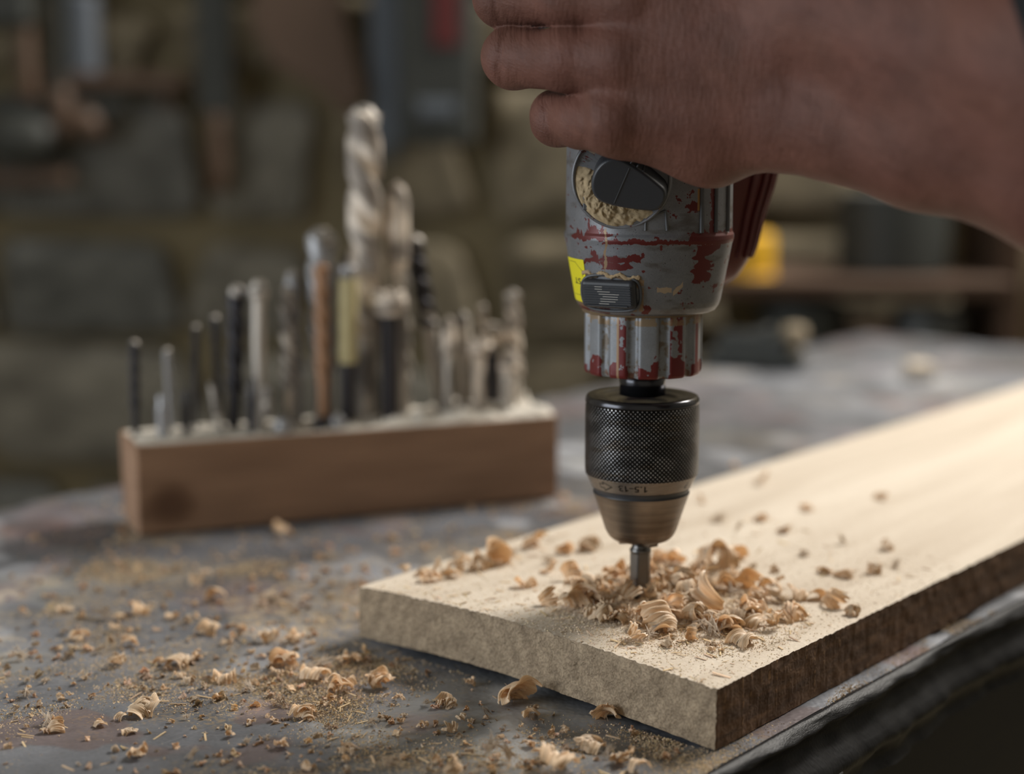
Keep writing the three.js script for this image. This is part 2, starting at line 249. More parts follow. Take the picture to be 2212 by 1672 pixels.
const can = (x, y, z, r, h, mat, label) => { const t = thing('can', label, 'can', [x, y, z]); mesh('body', lathe([[0.001, 0.0005], [r * 0.96, 0.0005], [r, 0.004], [r, h - 0.004], [r * 0.95, h], [0.001, h - 0.003]], 28), mat, t); mesh('rim', new THREE.TorusGeometry(r * 0.97, 0.002, 6, 28).rotateX(Math.PI / 2).translate(0, h, 0), hm.iron, t); };
can(0.3656, -0.1195, -2.03, 0.05, 0.11, hm.dark, 'squat black can on the rear shelf');
can(0.5254, -0.1195, -2.03, 0.045, 0.1, hm.iron, 'dull grey iron can on the rear shelf');
can(0.4909, 0.0255, -2.08, 0.07, 0.10, hm.dark, 'broad black can on the upper rear shelf');
{ const t = thing('wooden_box', 'small brown wooden box on the rear shelf', 'box', [0.448, -0.1195, -2.05]); mesh('body', moved(box(0.05, 0.09, 0.1, 0.004), 0, 0.0455, 0), hm.brown, t); mesh('lid', moved(box(0.054, 0.01, 0.11, 0.004), 0, 0.096, 0), hm.tan, t); }
{ const t = thing('pale_plank', 'pale tan plank leaning on the wall behind the shelf', 'plank', [0.6804, -0.86, -2.15]); const m = mesh('board', moved(box(0.075, 0.94, 0.02, 0.003), 0, 0.47, 0), hm.tan, t); const b = mesh('batten', moved(box(0.012, 0.9, 0.03, 0.003), 0.03, 0.46, 0.026), hm.brown, t); }

// ---------------------------------------------------------------- the workbench
const TB = { o: [0.0646, -0.4842], d: [Math.sin(0.69), -Math.cos(0.69)], n: [-Math.cos(0.69), -Math.sin(0.69)], s0: -0.75, s1: 1.07, w: 0.503 };
const bench = (s, n) => [TB.o[0] + TB.d[0] * s + TB.n[0] * n, TB.o[1] + TB.d[1] * s + TB.n[1] * n];
{
  const t = thing('workbench', 'worn workbench with dark grey sheet metal top and battered black edge', 'bench');
  const S = u => TB.s0 + (TB.s1 - TB.s0) * u;
  const dent = (s, n) => -0.0009 * fbm(s * 14 + 40, n * 14 + 40, 4096, 4096, 4, 3) - 0.0012 * step(0.62, 0.8, noise(s * 30 + 9, n * 30 + 60, 4096, 4096, 8));
  const topg = grid(640, 180, (u, v) => { const s = S(u), n = TB.w * (0.008 + 0.984 * v), [x, z] = bench(s, n); return [x, dent(s, n), z]; }, (u, v) => [S(u) / 0.45, TB.w * v / 0.45]);
  colored(topg, (x, y, z) => { // stains and old paint
    const a = fbm(x * 9 + 30, z * 9 + 30, 4096, 4096, 4, 12), b = fbm(x * 22 + 30, z * 22 + 30, 4096, 4096, 4, 30), c = fbm(x * 16 + 70, z * 16 + 70, 4096, 4096, 4, 44);
    const e = 0.85 + 0.9 * (a - 0.5); let k = [e, e, e];
    k = mix3(k, [1.9, 1.88, 1.85], 0.8 * step(0.62, 0.7, b)); k = mix3(k, [1.2, 0.95, 0.93], 0.6 * step(0.62, 0.7, c));
    const dd = step(0.45, 0.62, fbm(x * 12 + 90, z * 12 + 20, 4096, 4096, 5, 61)) * step(0.35, 0.6, noise(x * 300, z * 300, 4096, 4096, 5)); k = mix3(k, [2.5, 2.1, 1.55], 0.75 * dd * step(-0.56, -0.66, z) * step(-0.86, -0.76, z) * step(0.06, -0.02, x));   // trodden sawdust before the bit stand
    return k;
  });
  mesh('tabletop', topg, M.sheet, t);
  // battered front edge
  const eg = grid(700, 30, (u, v) => {
    const s = S(u), a = v * Math.PI * 0.62, r = 0.0038;
    let n, y; if (v < 0.55) { const q = v / 0.55 * Math.PI / 2; n = r - r * Math.sin(q) - 0.001; y = -r + r * Math.cos(q); } else { const q = (v - 0.55) / 0.45; n = -0.001 + 0.003 * Math.sin(q * 9); y = -r - q * 0.03; }
    const b = fbm(s * 55 + 20, v * 3 + 5, 4096, 4096, 4, 7), c = noise(s * 16 + 20, v * 1.5 + 5, 4096, 4096, 9);
    const k = Math.sin(Math.min(1, v * 1.6) * Math.PI / 2); n += 0.0045 * (b - 0.5) * k + 0.007 * (c - 0.5) * k * v; y += 0.0014 * (b - 0.7) * k;
    if (v === 0) { n = TB.w * 0.008 + 0.001; y = -0.0008; }
    const [x, z] = bench(s, n); return [x, y, z];
  }, (u, v) => [S(u) / 0.25, v * 0.2]);
  mesh('edge_band', eg, M.blackEdge, t);
  const rimPts = []; for (let i = 0; i <= 40; i++) { const s = lerp(-0.7, 0.075, i / 40), [x, z] = bench(s, -0.0042); rimPts.push([x, -0.0215 + 0.0006 * Math.sin(i * 1.7), z]); }
  mesh('edge_trim', tube(rimPts, 0.0012, 120, 6), M.rim, t);
  const slab = new THREE.BoxGeometry(TB.s1 - TB.s0 - 0.004, 0.034, TB.w - 0.012); slab.rotateY(Math.PI / 2 - 0.69);
  const [cx, cz] = bench((TB.s0 + TB.s1) / 2, TB.w / 2 + 0.006); mesh('core', moved(slab, cx, -0.0205, cz), std({ color: rgb(0.03, 0.026, 0.022), roughness: 0.9 }), t);
  const apr = new THREE.BoxGeometry(1.6, 0.09, 0.02); apr.rotateY(Math.PI / 2 - 0.69);
  for (const nn of [0.05, TB.w - 0.05]) { const [x, z] = bench((TB.s0 + TB.s1) / 2, nn); mesh('apron', moved(apr.clone(), x, -0.0825, z), M.blackEdge, t); }
  for (const [s, n] of [[TB.s0 + 0.06, 0.06], [TB.s0 + 0.06, TB.w - 0.06], [TB.s1 - 0.06, 0.06], [TB.s1 - 0.06, TB.w - 0.06]]) { const [x, z] = bench(s, n), g = box(0.05, 0.822, 0.05, 0.003); g.rotateY(Math.PI / 2 - 0.69); mesh('leg', moved(g, x, -0.449, z), M.blackEdge, t); }
}
// ---------------------------------------------------------------- the board being drilled
const BD = { o: [0.0668, -0.5044], l: [0.6345, -0.773], w: [-0.7273, -0.6863], W: 0.176, L: 0.92, h: 0.0209 };
const lift = w => { const q = w / BD.W; return 0.0034 * Math.sin(Math.PI * clamp(q)) * (0.75 + 0.5 * q); };
const boardXZ = (l, w) => [BD.o[0] + BD.l[0] * l + BD.w[0] * w, BD.o[1] + BD.l[1] * l + BD.w[1] * w];
function toBoard(x, z) { const dx = x - BD.o[0], dz = z - BD.o[1], D = BD.l[0] * BD.w[1] - BD.l[1] * BD.w[0]; return [(dx * BD.w[1] - dz * BD.w[0]) / D, (BD.l[0] * dz - BD.l[1] * dx) / D]; }
const boardTop = (x, z) => { const [, w] = toBoard(x, z); return BD.h + lift(w); };
{
  const pt = (l, w, h) => { const e = 0.0006, a = [l * 900, w * 900, h * 900], edge = Math.min(1, 0.25 + 1.2 * Math.exp(-l / 0.002) + 0.8 * Math.exp(-w / 0.002)); const f = noise3(...a) - 0.5, g = noise3(l * 240 + 5, w * 240, h * 240) - 0.5, [x, z] = boardXZ(l + e * edge * (f + g), w + e * edge * (g - 0.5 * f)); return [x, h + lift(w) + e * edge * 1.1 * f * (h > 0.001 ? 1 : 0) + 0.0001, z]; };
  const lu = u => u < 0.72 ? u / 0.72 * 0.24 : 0.24 + (BD.L - 0.24) * (u - 0.72) / 0.28;
  const lw = BD.W;
  const top = grid(300, 170, (u, v) => pt(lu(u), lw * v, BD.h), (u, v) => [lu(u) / 0.3, lw * v / 0.3]);
  const side = grid(300, 26, (u, v) => pt(lu(u), 0, BD.h * v), (u, v) => [lu(u) / 0.22, v * 0.42]);
  const back = grid(60, 4, (u, v) => pt(lu(1 - u), lw, BD.h * v), (u, v) => [lu(1 - u) / 0.22, v * 0.42]);
  const end = grid(260, 32, (u, v) => pt(0, lw * (1 - u), BD.h * v), (u, v) => [lw * (1 - u) / 0.16, BD.h * v / 0.08]);
  const far = grid(20, 4, (u, v) => pt(BD.L, lw * u, BD.h * v));
  const bottom = grid(60, 30, (u, v) => pt(lu(u), lw * (1 - v), 0));
  const g = mergeGeometries([top, side, end, mergeGeometries([back, far, bottom])], true);
  const b = mesh('plank', g, [M.plankTop, M.plankSide, M.plankEnd, M.plankSide]);
  tag(b, 'thick pale wooden board with rough sawn end and dark brown edge under the drill', 'board');
}
// ---------------------------------------------------------------- the drill
const AX = [0.049, -0.598];   // spindle axis
const HX = [0.0504, -0.598];   // housing axis
const drill = thing('power_drill', 'worn grey and red power drill held upright with black chuck pointing down', 'drill', [AX[0], 0, AX[1]]);
{
  const hx = HX[0] - AX[0];
  // gear housing: lofted squarish round section
  const prof = [[0.1352, 0.0200], [0.1354, 0.0226], [0.1362, 0.0246], [0.1380, 0.0259], [0.1400, 0.0266], [0.1500, 0.0284], [0.1605, 0.0303], [0.1625, 0.0309], [0.1640, 0.0309], [0.1652, 0.0303], [0.1800, 0.0302], [0.2000, 0.0301], [0.2080, 0.0298], [0.2160, 0.0290], [0.2900, 0.0285], [0.3000, 0.0240], [0.3030, 0.0150], [0.3035, 0.0001]];
  const curve = y => { for (let i = 1; i < prof.length; i++) if (y <= prof[i][0]) { const [a, b] = [prof[i - 1], prof[i]]; return lerp(a[1], b[1], (y - a[0]) / (b[0] - a[0] + 1e-9)); } return 0.0001; };
  const ys = []; for (let i = 1; i < prof.length; i++) { const n = i < 10 ? 5 : 9; for (let k = 0; k < n; k++) ys.push(lerp(prof[i - 1][0], prof[i][0], k / n)); } ys.push(0.3035);
  const sq = th => { const c = Math.abs(Math.cos(th - 0.25)), s = Math.abs(Math.sin(th - 0.25)), e = 2.35; return 1 / Math.pow(Math.pow(c, e) + Math.pow(s, e), 1 / e); };
  const U = th => th / (2 * Math.PI) + 0.5, V = y => (y - 0.13) / 0.09;
  const front = (x, y, lf) => { const th = Math.asin(clamp(x / (curve(y) * 1.0), -1, 1)); const r = curve(y) * sq(th) * 0.985 + lf; return [th, r]; };
  const rad = (th, y) => curve(y) * sq(th) * 0.985;
  const gh = grid(180, ys.length - 1, (u, v) => { const th = (u - 0.5) * 2 * Math.PI, y = ys[Math.round(v * (ys.length - 1))], r = rad(th, y); return [hx + r * Math.sin(th), y, r * Math.cos(th)]; }, (u, v) => [u, V(ys[Math.round(v * (ys.length - 1))])]);
  // paint on the housing: grey coat chipped to the red moulding (front elevation in millimetres from the axis)
  const chips = [];   // [x0, x1, y0, y1, jag]
  const red = (...a) => chips.push(a);
  red(-29, -16.5, 162.8, 166.2, 3.4); red(-17, 31, 161.6, 163.2, 0.9); red(13, 31, 161.3, 165.6, 1.5); red(-23, -16, 154.5, 157.2, 3.6); red(-17, -4.5, 155.2, 157.4, 1.2); red(-18, -8, 152.6, 155.4, 1.6);
  red(16, 21, 152, 162, 3.4); red(13.5, 19, 147.5, 155, 4.2); red(14.5, 18, 157, 161.5, 2.5); red(-25, -14, 136.3, 138.2, 0.8); red(12, 17, 173, 176.5, 1.6); red(19.6, 21.4, 163, 182, 0.4); red(-4, -1, 136.6, 140, 1.2);
  const paint = texture(1536, 768, (u, v) => {
    if (u < 0.2 || u > 0.8) return [0.44, 0.445, 0.46];
    const th = (u - 0.5) * 2 * Math.PI, y = (v * 0.09 + 0.13) * 1000, X = curve(y / 1000) * 1000 * Math.sin(th), a = fbm(u * 40, v * 20, 40, 20, 5, 3), f = speck(u, v * 0.5, 600, 8), b = fbm(u * 90, v * 45, 90, 45, 4, 12);
    let c = mix3([0.375, 0.38, 0.395], [0.47, 0.475, 0.49], 0.6 * a + 0.4 * f);
    const grime = step(0.55, 0.8, fbm(u * 16, v * 24, 16, 24, 5, 31)); c = mix3(c, [0.23, 0.2, 0.17], 0.5 * grime);
    let m = 0; if (Math.cos(th) > 0) for (const [x0, x1, y0, y1, j] of chips) { const sw = 1.6 * (noise(y * 0.6 + 50, x0 + 90, 4096, 4096, 7) - 0.5) * Math.min(3, j), jj = j * (noise(X * 0.9 + 200, 3, 4096, 4096, 5) + 0.5 * noise(X * 2.6 + 200, 9, 4096, 4096, 6) - 0.75), kk = 1.1 * (b - 0.5); if (X > x0 + 2 * kk + sw && X < x1 + 2 * kk + 1.4 * sw && y > y0 + 0.4 * jj + kk && y < y1 + 1.2 * jj + kk) m = 1; }
    if (b + 0.25 * a > 0.90) m = 1;
    c = mix3(c, [0.33, 0.07, 0.06], 0.95 * m);
    if (m === 0 && f > 0.93 && b > 0.5) c = [0.12, 0.11, 0.1];
    const seam = Math.abs(X + 16.6 + 0.2 * Math.sin(y)); if (Math.cos(th) > 0 && y > 151 && y < 167 && seam < 1.5 * (b - 0.32) + 0.12) c = [0.5, 0.41, 0.3];
    if (Math.cos(th) > 0 && Math.hypot((X + 16) / 11.4, (y - 143.6) / 6.2) > 0.98 && Math.abs(X + 15.2) < 11.6 && Math.abs(y - 143.8) < 6.4 && b > 0.4) c = mix3(c, [0.5, 0.39, 0.27], 0.8);
    if (Math.cos(th) > 0 && ((X > 1 && X < 6.5 && Math.abs(y - 145.2) < 0.9 * b * 2) || (X > 7 && X < 10.5 && Math.abs(y - 144.8 - (X - 8)) < 1.6 * b)) && a > 0.35) c = [0.62, 0.55, 0.46];
    if (Math.cos(th) > 0 && Math.abs(X - 16) < 1.0 && y > 173.2 && y < 181 && b > 0.32) c = [0.6, 0.46, 0.28];
    return c;
  });
  const mPaint = std({ map: paint, roughness: 0.42, metalness: 0.25, bumpMap: paint, bumpScale: 0.00012 });
  mesh('gear_housing', gh, mPaint, drill);
  const seamGrey = std({ color: rgb(0.075, 0.078, 0.083), roughness: 0.45, metalness: 0.2 });
  for (const x of [0.0165, 0.0215, 0.026]) { const [th] = front(x, 0.173, 0), pts = []; for (let k = 0; k <= 8; k++) { const y = lerp(0.1655, 0.2, k / 8), r = rad(th, y) + 0.0001; pts.push([hx + r * Math.sin(th), y, r * Math.cos(th)]); } mesh('moulded_rib', tube(pts, 0.0009, 16, 6), seamGrey, drill); }
  { // raised triangular boss at the front
    const p = (x, y, e) => { const [th, r] = front(x, y, e); return new THREE.Vector3(hx + r * Math.sin(th), y, r * Math.cos(th)); };
    const line = [p(-0.0035, 0.1665, 0), p(-0.003, 0.1705, 0), p(0.0035, 0.1735, 0), p(0.0042, 0.1665, 0)].map(v => v.toArray());
    mesh('moulded_rib', tube([line[0], line[1], line[2]], 0.0005, 20, 6), seamGrey, drill); mesh('moulded_rib', tube([line[2], line[3]], 0.0006, 12, 6), seamGrey, drill);
  }
  // collar with flutes
  const rc = 0.0219, groove = th => { const k = ((th * 180 / Math.PI - 16) % 30.5 + 30.5 + 15.25) % 30.5 - 15.25; return 0.0017 * Math.exp(-Math.pow(Math.abs(k) / 5.4, 4)); };
  const cy = [[0.1365, 0.5], [0.1358, 0.97], [0.1345, 1], [0.132, 1], [0.128, 1], [0.124, 1], [0.12, 1], [0.116, 1], [0.1135, 1], [0.1124, 0.985], [0.1120, 0.95], [0.1120, 0.45]].reverse();
  const gc = grid(360, cy.length - 1, (u, v) => { const [y, k] = cy[Math.round(v * (cy.length - 1))], th = (u - 0.5) * 2 * Math.PI, r = rc * k - (k > 0.9 ? groove(th) : 0); return [r * Math.sin(th), y, r * Math.cos(th)]; }, (u, v) => [u, (cy[Math.round(v * (cy.length - 1))][0] - 0.11) / 0.03]);
  const collarPaint = texture(1024, 256, (u, v) => {
    const th = (u - 0.5) * 2 * Math.PI, a = fbm(u * 40, v * 8, 40, 8, 5, 3), b = fbm(u * 70, v * 16, 70, 16, 4, 9), f = speck(u, v * 0.25, 500, 4), gr = groove(th) / 0.0017, X = th * 180 / Math.PI;
    let c = mix3([0.42, 0.43, 0.445], [0.53, 0.54, 0.555], 0.6 * a + 0.4 * f);
    let m = v < 0.27 * (0.35 + 1.1 * b * (0.4 + noise(u * 46, 1, 46, 4, 3))) ? 1 : 0;
    if ((X > -29 && X < -21 && b > 0.38) || (X > 22 && X < 36 && a > 0.42 && v > 0.1) || (X > 56 && X < 62)) m = 1;
    if (gr > 0.4 && v < 0.3 && b < 0.6) m = 0;
    c = mix3(c, [0.36, 0.06, 0.055], m * 0.95);
    if (gr > 0.5) { const d = step(0.42, 0.66, b + 0.2 * noise(u * 30, v * 3, 30, 3, 8) - 0.1); c = mix3(c, [0.36, 0.30, 0.23], 0.75 * d); }
    if (Math.abs(X + 29.5) < 1.2) c = [0.56, 0.45, 0.33];
    if (v > 0.72 && b > 0.5) c = mix3(c, [0.5, 0.41, 0.3], 0.8);
    return c;
  });
  mesh('clutch_collar', gc, std({ map: collarPaint, roughness: 0.42, metalness: 0.2, bumpMap: collarPaint, bumpScale: 0.0001 }), drill);
  mesh('packed_dust', colored(new THREE.TorusGeometry(0.0221, 0.0009, 8, 160).rotateX(Math.PI / 2).translate(0, 0.1356, 0), () => [0.32, 0.22, 0.12]), std({ vertexColors: true, roughness: 1, bumpMap: sheetBump, bumpScale: 0.001 }), drill);
  // black slide switch with ribs
  {
    const g = new THREE.Group(); g.name = 'slide_switch'; drill.add(g);
    const [th, r] = front(-0.0148, 0.1437, 0.0006); g.position.set(hx + r * Math.sin(th), 0.1437, r * Math.cos(th)); g.rotation.order = 'YXZ'; g.rotation.y = th * 0.86; g.rotation.x = 0.16;
    mesh('pad', box(0.0208, 0.0104, 0.004, 0.0018, 4), M.blackPlastic, g);
    const worn = std({ color: rgb(0.33, 0.32, 0.3), roughness: 0.7 });
    for (let k = 0; k < 9; k++) { const y = -0.0040 + k * 0.00088; mesh('rib', moved(box(0.019 - (k === 0 ? 0.003 : 0), 0.00042, 0.0012, 0.0002), 0, y, 0.0019), M.blackPlastic, g); if (k > 0) { const x0 = [0, -0.001, 0.0005, 0.001, 0.0015, 0.001, -0.001, -0.003, -0.003][k], w = [0, 0.004, 0.006, 0.007, 0.006, 0.008, 0.005, 0.003, 0.003][k]; mesh('worn_edge', moved(box(w, 0.0003, 0.0002, 0.0001), x0, y, 0.00252), worn, g); } }
    const fr = [[-0.0109, 0.0034], [-0.0109, -0.0034], [-0.0082, -0.0058], [0.0082, -0.0058], [0.0109, -0.0034], [0.0109, 0.0034], [0.0082, 0.0058], [-0.0082, 0.0058]].map(([x, y]) => [x, y, -0.0006 - 9 * x * x * (x < 0 ? 0.6 : 1)]);
    mesh('switch_frame', tube(fr, 0.0006, 90, 8, true), seamGrey, g);
  }
  // yellow sticker on the side
  {
    const cv = document.createElement('canvas'); cv.width = 256; cv.height = 512; const x = cv.getContext('2d');
    x.fillStyle = '#d6cc1c'; x.fillRect(0, 0, 256, 512); x.fillStyle = '#1c1a10'; x.strokeStyle = '#1c1a10'; x.lineWidth = 5;
    x.beginPath(); x.moveTo(40, 40); x.lineTo(150, 40); x.lineTo(225, 130); x.lineTo(225, 200); x.stroke(); x.beginPath(); x.moveTo(40, 430); x.lineTo(150, 430); x.lineTo(225, 330); x.stroke();
    x.save(); x.translate(150, 262); x.rotate(Math.PI); x.font = 'bold 96px sans-serif'; x.textAlign = 'center'; x.textBaseline = 'middle'; x.fillText('ST', 0, 0); x.restore();
    x.beginPath(); x.arc(215, 440, 22, 0, 7); x.fill();
    const t = new THREE.CanvasTexture(cv); t.colorSpace = THREE.SRGBColorSpace;
    const sg = grid(24, 24, (u, v) => { const th = lerp(-1.62, -0.98, u), y = lerp(0.1392, 0.1552, v), r = rad(th, y) + 0.0002; return [hx + r * Math.sin(th), y, r * Math.cos(th)]; });
    const s = mesh('sticker', sg, std({ map: t, roughness: 0.5 }), drill); s.userData.label = 'yellow warning sticker';
  }
  // round selector plate with black selector knob
  {
    const g = new THREE.Group(); g.name = 'selector'; drill.add(g);
    const cx = (1322 - 1388) / 3483 * 0.57, cyy = 0.1845; g.position.set(cx, cyy, 0.0292); g.rotation.order = 'YXZ'; g.rotation.y = -0.2; g.rotation.x = 0.04;
    const plateMat = std({ map: (() => { const q = paint.clone(); q.repeat.set(4, 1); q.needsUpdate = true; return q; })(), roughness: 0.45, metalness: 0.2 });
    mesh('selector_plate', lathe([[0.0001, -0.0005], [0.0163, -0.0005], [0.0166, 0.0004], [0.0173, 0.0007], [0.0178, -0.0004], [0.0179, -0.010]], 96).rotateX(Math.PI / 2), plateMat, g);
    const sh = new THREE.Shape(); sh.moveTo(-0.0035, 0.0078); sh.bezierCurveTo(-0.0125, 0.0085, -0.0125, -0.0085, -0.0035, -0.0078); sh.bezierCurveTo(0.003, -0.0072, 0.009, -0.0052, 0.0128, -0.0038); sh.bezierCurveTo(0.0155, -0.0028, 0.0155, 0.0028, 0.0128, 0.0038); sh.bezierCurveTo(0.009, 0.0052, 0.003, 0.0072, -0.0035, 0.0078);
    const kg = new THREE.ExtrudeGeometry(sh, { depth: 0.0072, bevelEnabled: true, bevelThickness: 0.0016, bevelSize: 0.0012, bevelSegments: 5, curveSegments: 24 });
    const k = mesh('selector_knob', kg, M.blackPlastic, g); k.position.set(0.0014, 0.0006, 0.0005); k.rotation.set(0.3, 0.05, -0.42); k.scale.setScalar(0.97);
    const rm = std({ color: rgb(0.03, 0.031, 0.035), roughness: 0.5 });
    for (let i = 0; i < 6; i++) { const r = mesh('grip_ridge', moved(box(0.0007, 0.003, 0.007, 0.0003), -0.002 + i * 0.0026, 0.0086 - 0.00075 * i, 0.0045), rm, k); r.rotation.z = -0.16; }
    mesh('knob_line', moved(box(0.0004, 0.0145, 0.0004, 0.0001), -0.0005, 0, 0.00885), rm, k);
    const nub = mesh('moulded_tab', box(0.006, 0.005, 0.0012, 0.0005), seamGrey, g); nub.position.set(-0.0105, -0.0085, 0.0002);
    // sawdust packed on the plate under the knob
    const dg = grid(90, 30, (u, v) => { const a = lerp(-3.5, -0.7, u), r = lerp(0.0055, 0.0170, v), e = Math.pow(Math.sin(Math.PI * v), 0.6) * Math.pow(Math.sin(Math.PI * clamp(u * 1.02)), 0.5), n = fbm(u * 26, v * 9, 4096, 4096, 5, 3); return [r * Math.cos(a) + 0.001 * (n - 0.5), r * Math.sin(a) - 0.0005, -0.0008 + 0.0034 * e * (0.35 + n)]; });
    const dustM = std({ color: rgb(0.46, 0.35, 0.21), roughness: 1, bumpMap: sheetBump, bumpScale: 0.0004 }); const d = mesh('packed_dust', dg, dustM, g); d.userData.label = 'tan sawdust packed round the knob';
  }
  { // sawdust line above the switch
    const pts = []; for (let i = 0; i <= 24; i++) { const x = lerp(-0.0245, -0.0052, i / 24), y = 0.1504 + 0.0006 * Math.sin(i * 0.9) - 0.0007 * Math.pow((i - 8) / 12, 2), [th, r] = front(x, y, 0.0001); pts.push([hx + r * Math.sin(th), y, r * Math.cos(th)]); }
    const g = tube(pts, 0.0007, 160, 8), p = g.attributes.position; for (let i = 0; i < p.count; i++) p.setY(i, p.getY(i) + 0.0008 * (noise3(p.getX(i) * 1400, p.getY(i) * 1400, p.getZ(i) * 1400) - 0.4)); g.computeVertexNormals();
    mesh('packed_dust', g, std({ color: rgb(0.36, 0.26, 0.15), roughness: 1 }), drill);
  }
  // red ribbed rear grip behind the housing
  {
    const rx = [[0.0, 0.141], [0.0050, 0.1443], [0.0088, 0.15], [0.0114, 0.1564], [0.0143, 0.1692], [0.0182, 0.1828], [0.0200, 0.1982], [0.0200, 0.2337], [0.0, 0.2408]].map(([r, y]) => [Math.max(r, 0.0002), y]);
    const c = new THREE.CatmullRomCurve3(rx.map(([r, y]) => new THREE.Vector3(r, y, 0)), false, 'catmullrom', 0.4), ox = 0.0844 - AX[0], N = 60;
    const pr = []; for (let i = 0; i <= N; i++) { const p = c.getPoint(i / N); pr.push([Math.max(p.x, 0.0002), p.y]); }
    const at = (v, th, e = 0) => { const [r, y] = pr[Math.round(v * N)]; return [ox + (r + e) * Math.sin(th), y, -0.042 + (r * 0.9 + e) * Math.cos(th)]; };
    const grip = mesh('rear_grip', grid(64, N, (u, v) => at(v, (u - 0.5) * 2 * Math.PI)), M.redPlastic, drill); grip.userData.label = 'dark red ribbed rear grip';
    for (const a of [0.55, 0.86, 1.14, 1.4]) { const pts = []; for (let k = 18; k <= 54; k += 3) pts.push(at(k / N, a - 0.004 * (54 - k), 0.0006)); mesh('grip_rib', tube(pts, 0.0011, 48, 8), M.redPlastic, grip); }
  }
  // spindle and chuck
  mesh('spindle', lathe([[0.0001, 0.1135], [0.0086, 0.1135], [0.0086, 0.1035], [0.0001, 0.1035]], 64), M.blackSteel, drill);
  const Y = { top: 0.1034, k0: 0.101, k1: 0.0739, r0: 0.0686, g1: 0.0661, c1: 0.0561, bot: 0.0475 };
  const chuck = new THREE.Group(); chuck.name = 'chuck'; drill.add(chuck);
  mesh('chuck_cap', lathe([[0.0001, Y.top - 0.0035], [0.0095, Y.top - 0.0035], [0.0102, Y.top - 0.0026], [0.0135, Y.top - 0.0022], [0.0142, Y.top - 0.0012], [0.0172, Y.top - 0.001], [0.0178, Y.top - 0.0004], [0.0200, Y.top], [0.0208, Y.top - 0.0003], [0.0213, Y.top - 0.0012], [0.02145, Y.top - 0.0022], [0.02135, Y.top - 0.0026], [0.0212, Y.k0]], 128), M.blackSteel, chuck);
  const kg = grid(192, 60, (u, v) => { const y = lerp(Y.k1 - 0.0002, Y.k0, v), r = 0.02145 - 0.00025 * Math.pow(Math.abs(2 * v - 1), 8), th = (u - 0.5) * 2 * Math.PI; return [r * Math.sin(th), y, r * Math.cos(th)]; });
  colored(kg, (x, y, z) => { const a = Math.atan2(x, z), n = fbm(a * 3 + 20, y * 260 + 5, 4096, 4096, 4, 3), m = fbm(a * 2 + 40, y * 500, 4096, 4096, 4, 9), w = lerp(0.5, 1.0, step(0.35, 0.6, n)), g = step(0.55, 0.68, m); return mix3([w, w, w], [0.62, 0.52, 0.40], 0.7 * g); });   // grease and rubbed-in dust
  mesh('knurled_sleeve', kg, M.knurl, chuck);
  // lettered ring: figures are engraved upside down
  {
    const cv = document.createElement('canvas'); cv.width = 2048; cv.height = 96; const x = cv.getContext('2d'), rd = rng(8);
    x.fillStyle = '#7a746e'; x.fillRect(0, 0, 2048, 96);
    for (let i = 0; i < 900; i++) { x.fillStyle = rd() < 0.5 ? 'rgba(60,50,44,0.16)' : 'rgba(170,155,140,0.14)'; x.fillRect(rd() * 2048, rd() * 96, 10 + rd() * 90, 1 + rd() * 4); }
    const put = (ang, s) => { x.save(); x.translate((ang / 360 + 0.5) * 2048, 50); x.rotate(Math.PI); x.fillStyle = '#0d0b0a'; x.strokeStyle = '#0d0b0a'; s(); x.restore(); };
    put(-13.5, () => { x.font = 'bold 62px sans-serif'; x.textAlign = 'center'; x.textBaseline = 'middle'; x.fillText('1.5\u201313', 0, 2); });
    put(-47, () => { x.lineWidth = 7; x.beginPath(); x.moveTo(-52, 0); x.lineTo(10, -32); x.lineTo(10, -14); x.lineTo(44, -14); x.lineTo(44, 14); x.lineTo(10, 14); x.lineTo(10, 32); x.closePath(); x.stroke(); });
    put(52, () => { x.font = 'bold 60px sans-serif'; x.textAlign = 'center'; x.textBaseline = 'middle'; x.fillText('P', 0, 2); });
    const t = new THREE.CanvasTexture(cv); t.colorSpace = THREE.SRGBColorSpace; t.wrapS = THREE.RepeatWrapping;
    const rp = [[0.0187, Y.r0], [0.0199, lerp(Y.r0, Y.k1, 0.5)], [0.0211, Y.k1 - 0.0002]];
    const rg = grid(160, 2, (u, v) => { const [r, y] = rp[Math.round(v * 2)], th = (u - 0.5) * 2 * Math.PI; return [r * Math.sin(th), y, r * Math.cos(th)]; });
    mesh('lettered_ring', rg, std({ map: t, roughness: 0.36, metalness: 0.75 }), chuck);
  }
  mesh('rubber_ring', lathe([[0.0181, Y.g1], [0.0178, Y.g1 + 0.0004], [0.0181, Y.r0 - 0.0003], [0.0188, Y.r0]], 96), M.blackPlastic, chuck);
  mesh('nose_cone', lathe([[0.0045, Y.bot], [0.0090, Y.bot], [0.0108, Y.bot + 0.0006], [0.0120, Y.bot + 0.0016], [0.0128, Y.bot + 0.0028], [0.0136, Y.bot + 0.0044], [0.0160, lerp(Y.bot + 0.0044, Y.g1, 0.52)], [0.0183, Y.g1 + 0.0002]], 128), M.steel, chuck);
  for (let k = 0; k < 3; k++) { const a = k * 2.094 + 0.55, j = mesh('jaw', moved(box(0.0045, 0.002, 0.006, 0.0006), 0, 0, 0.0055), M.steel, chuck); j.position.y = Y.bot - 0.0004; j.rotation.y = a; }
}
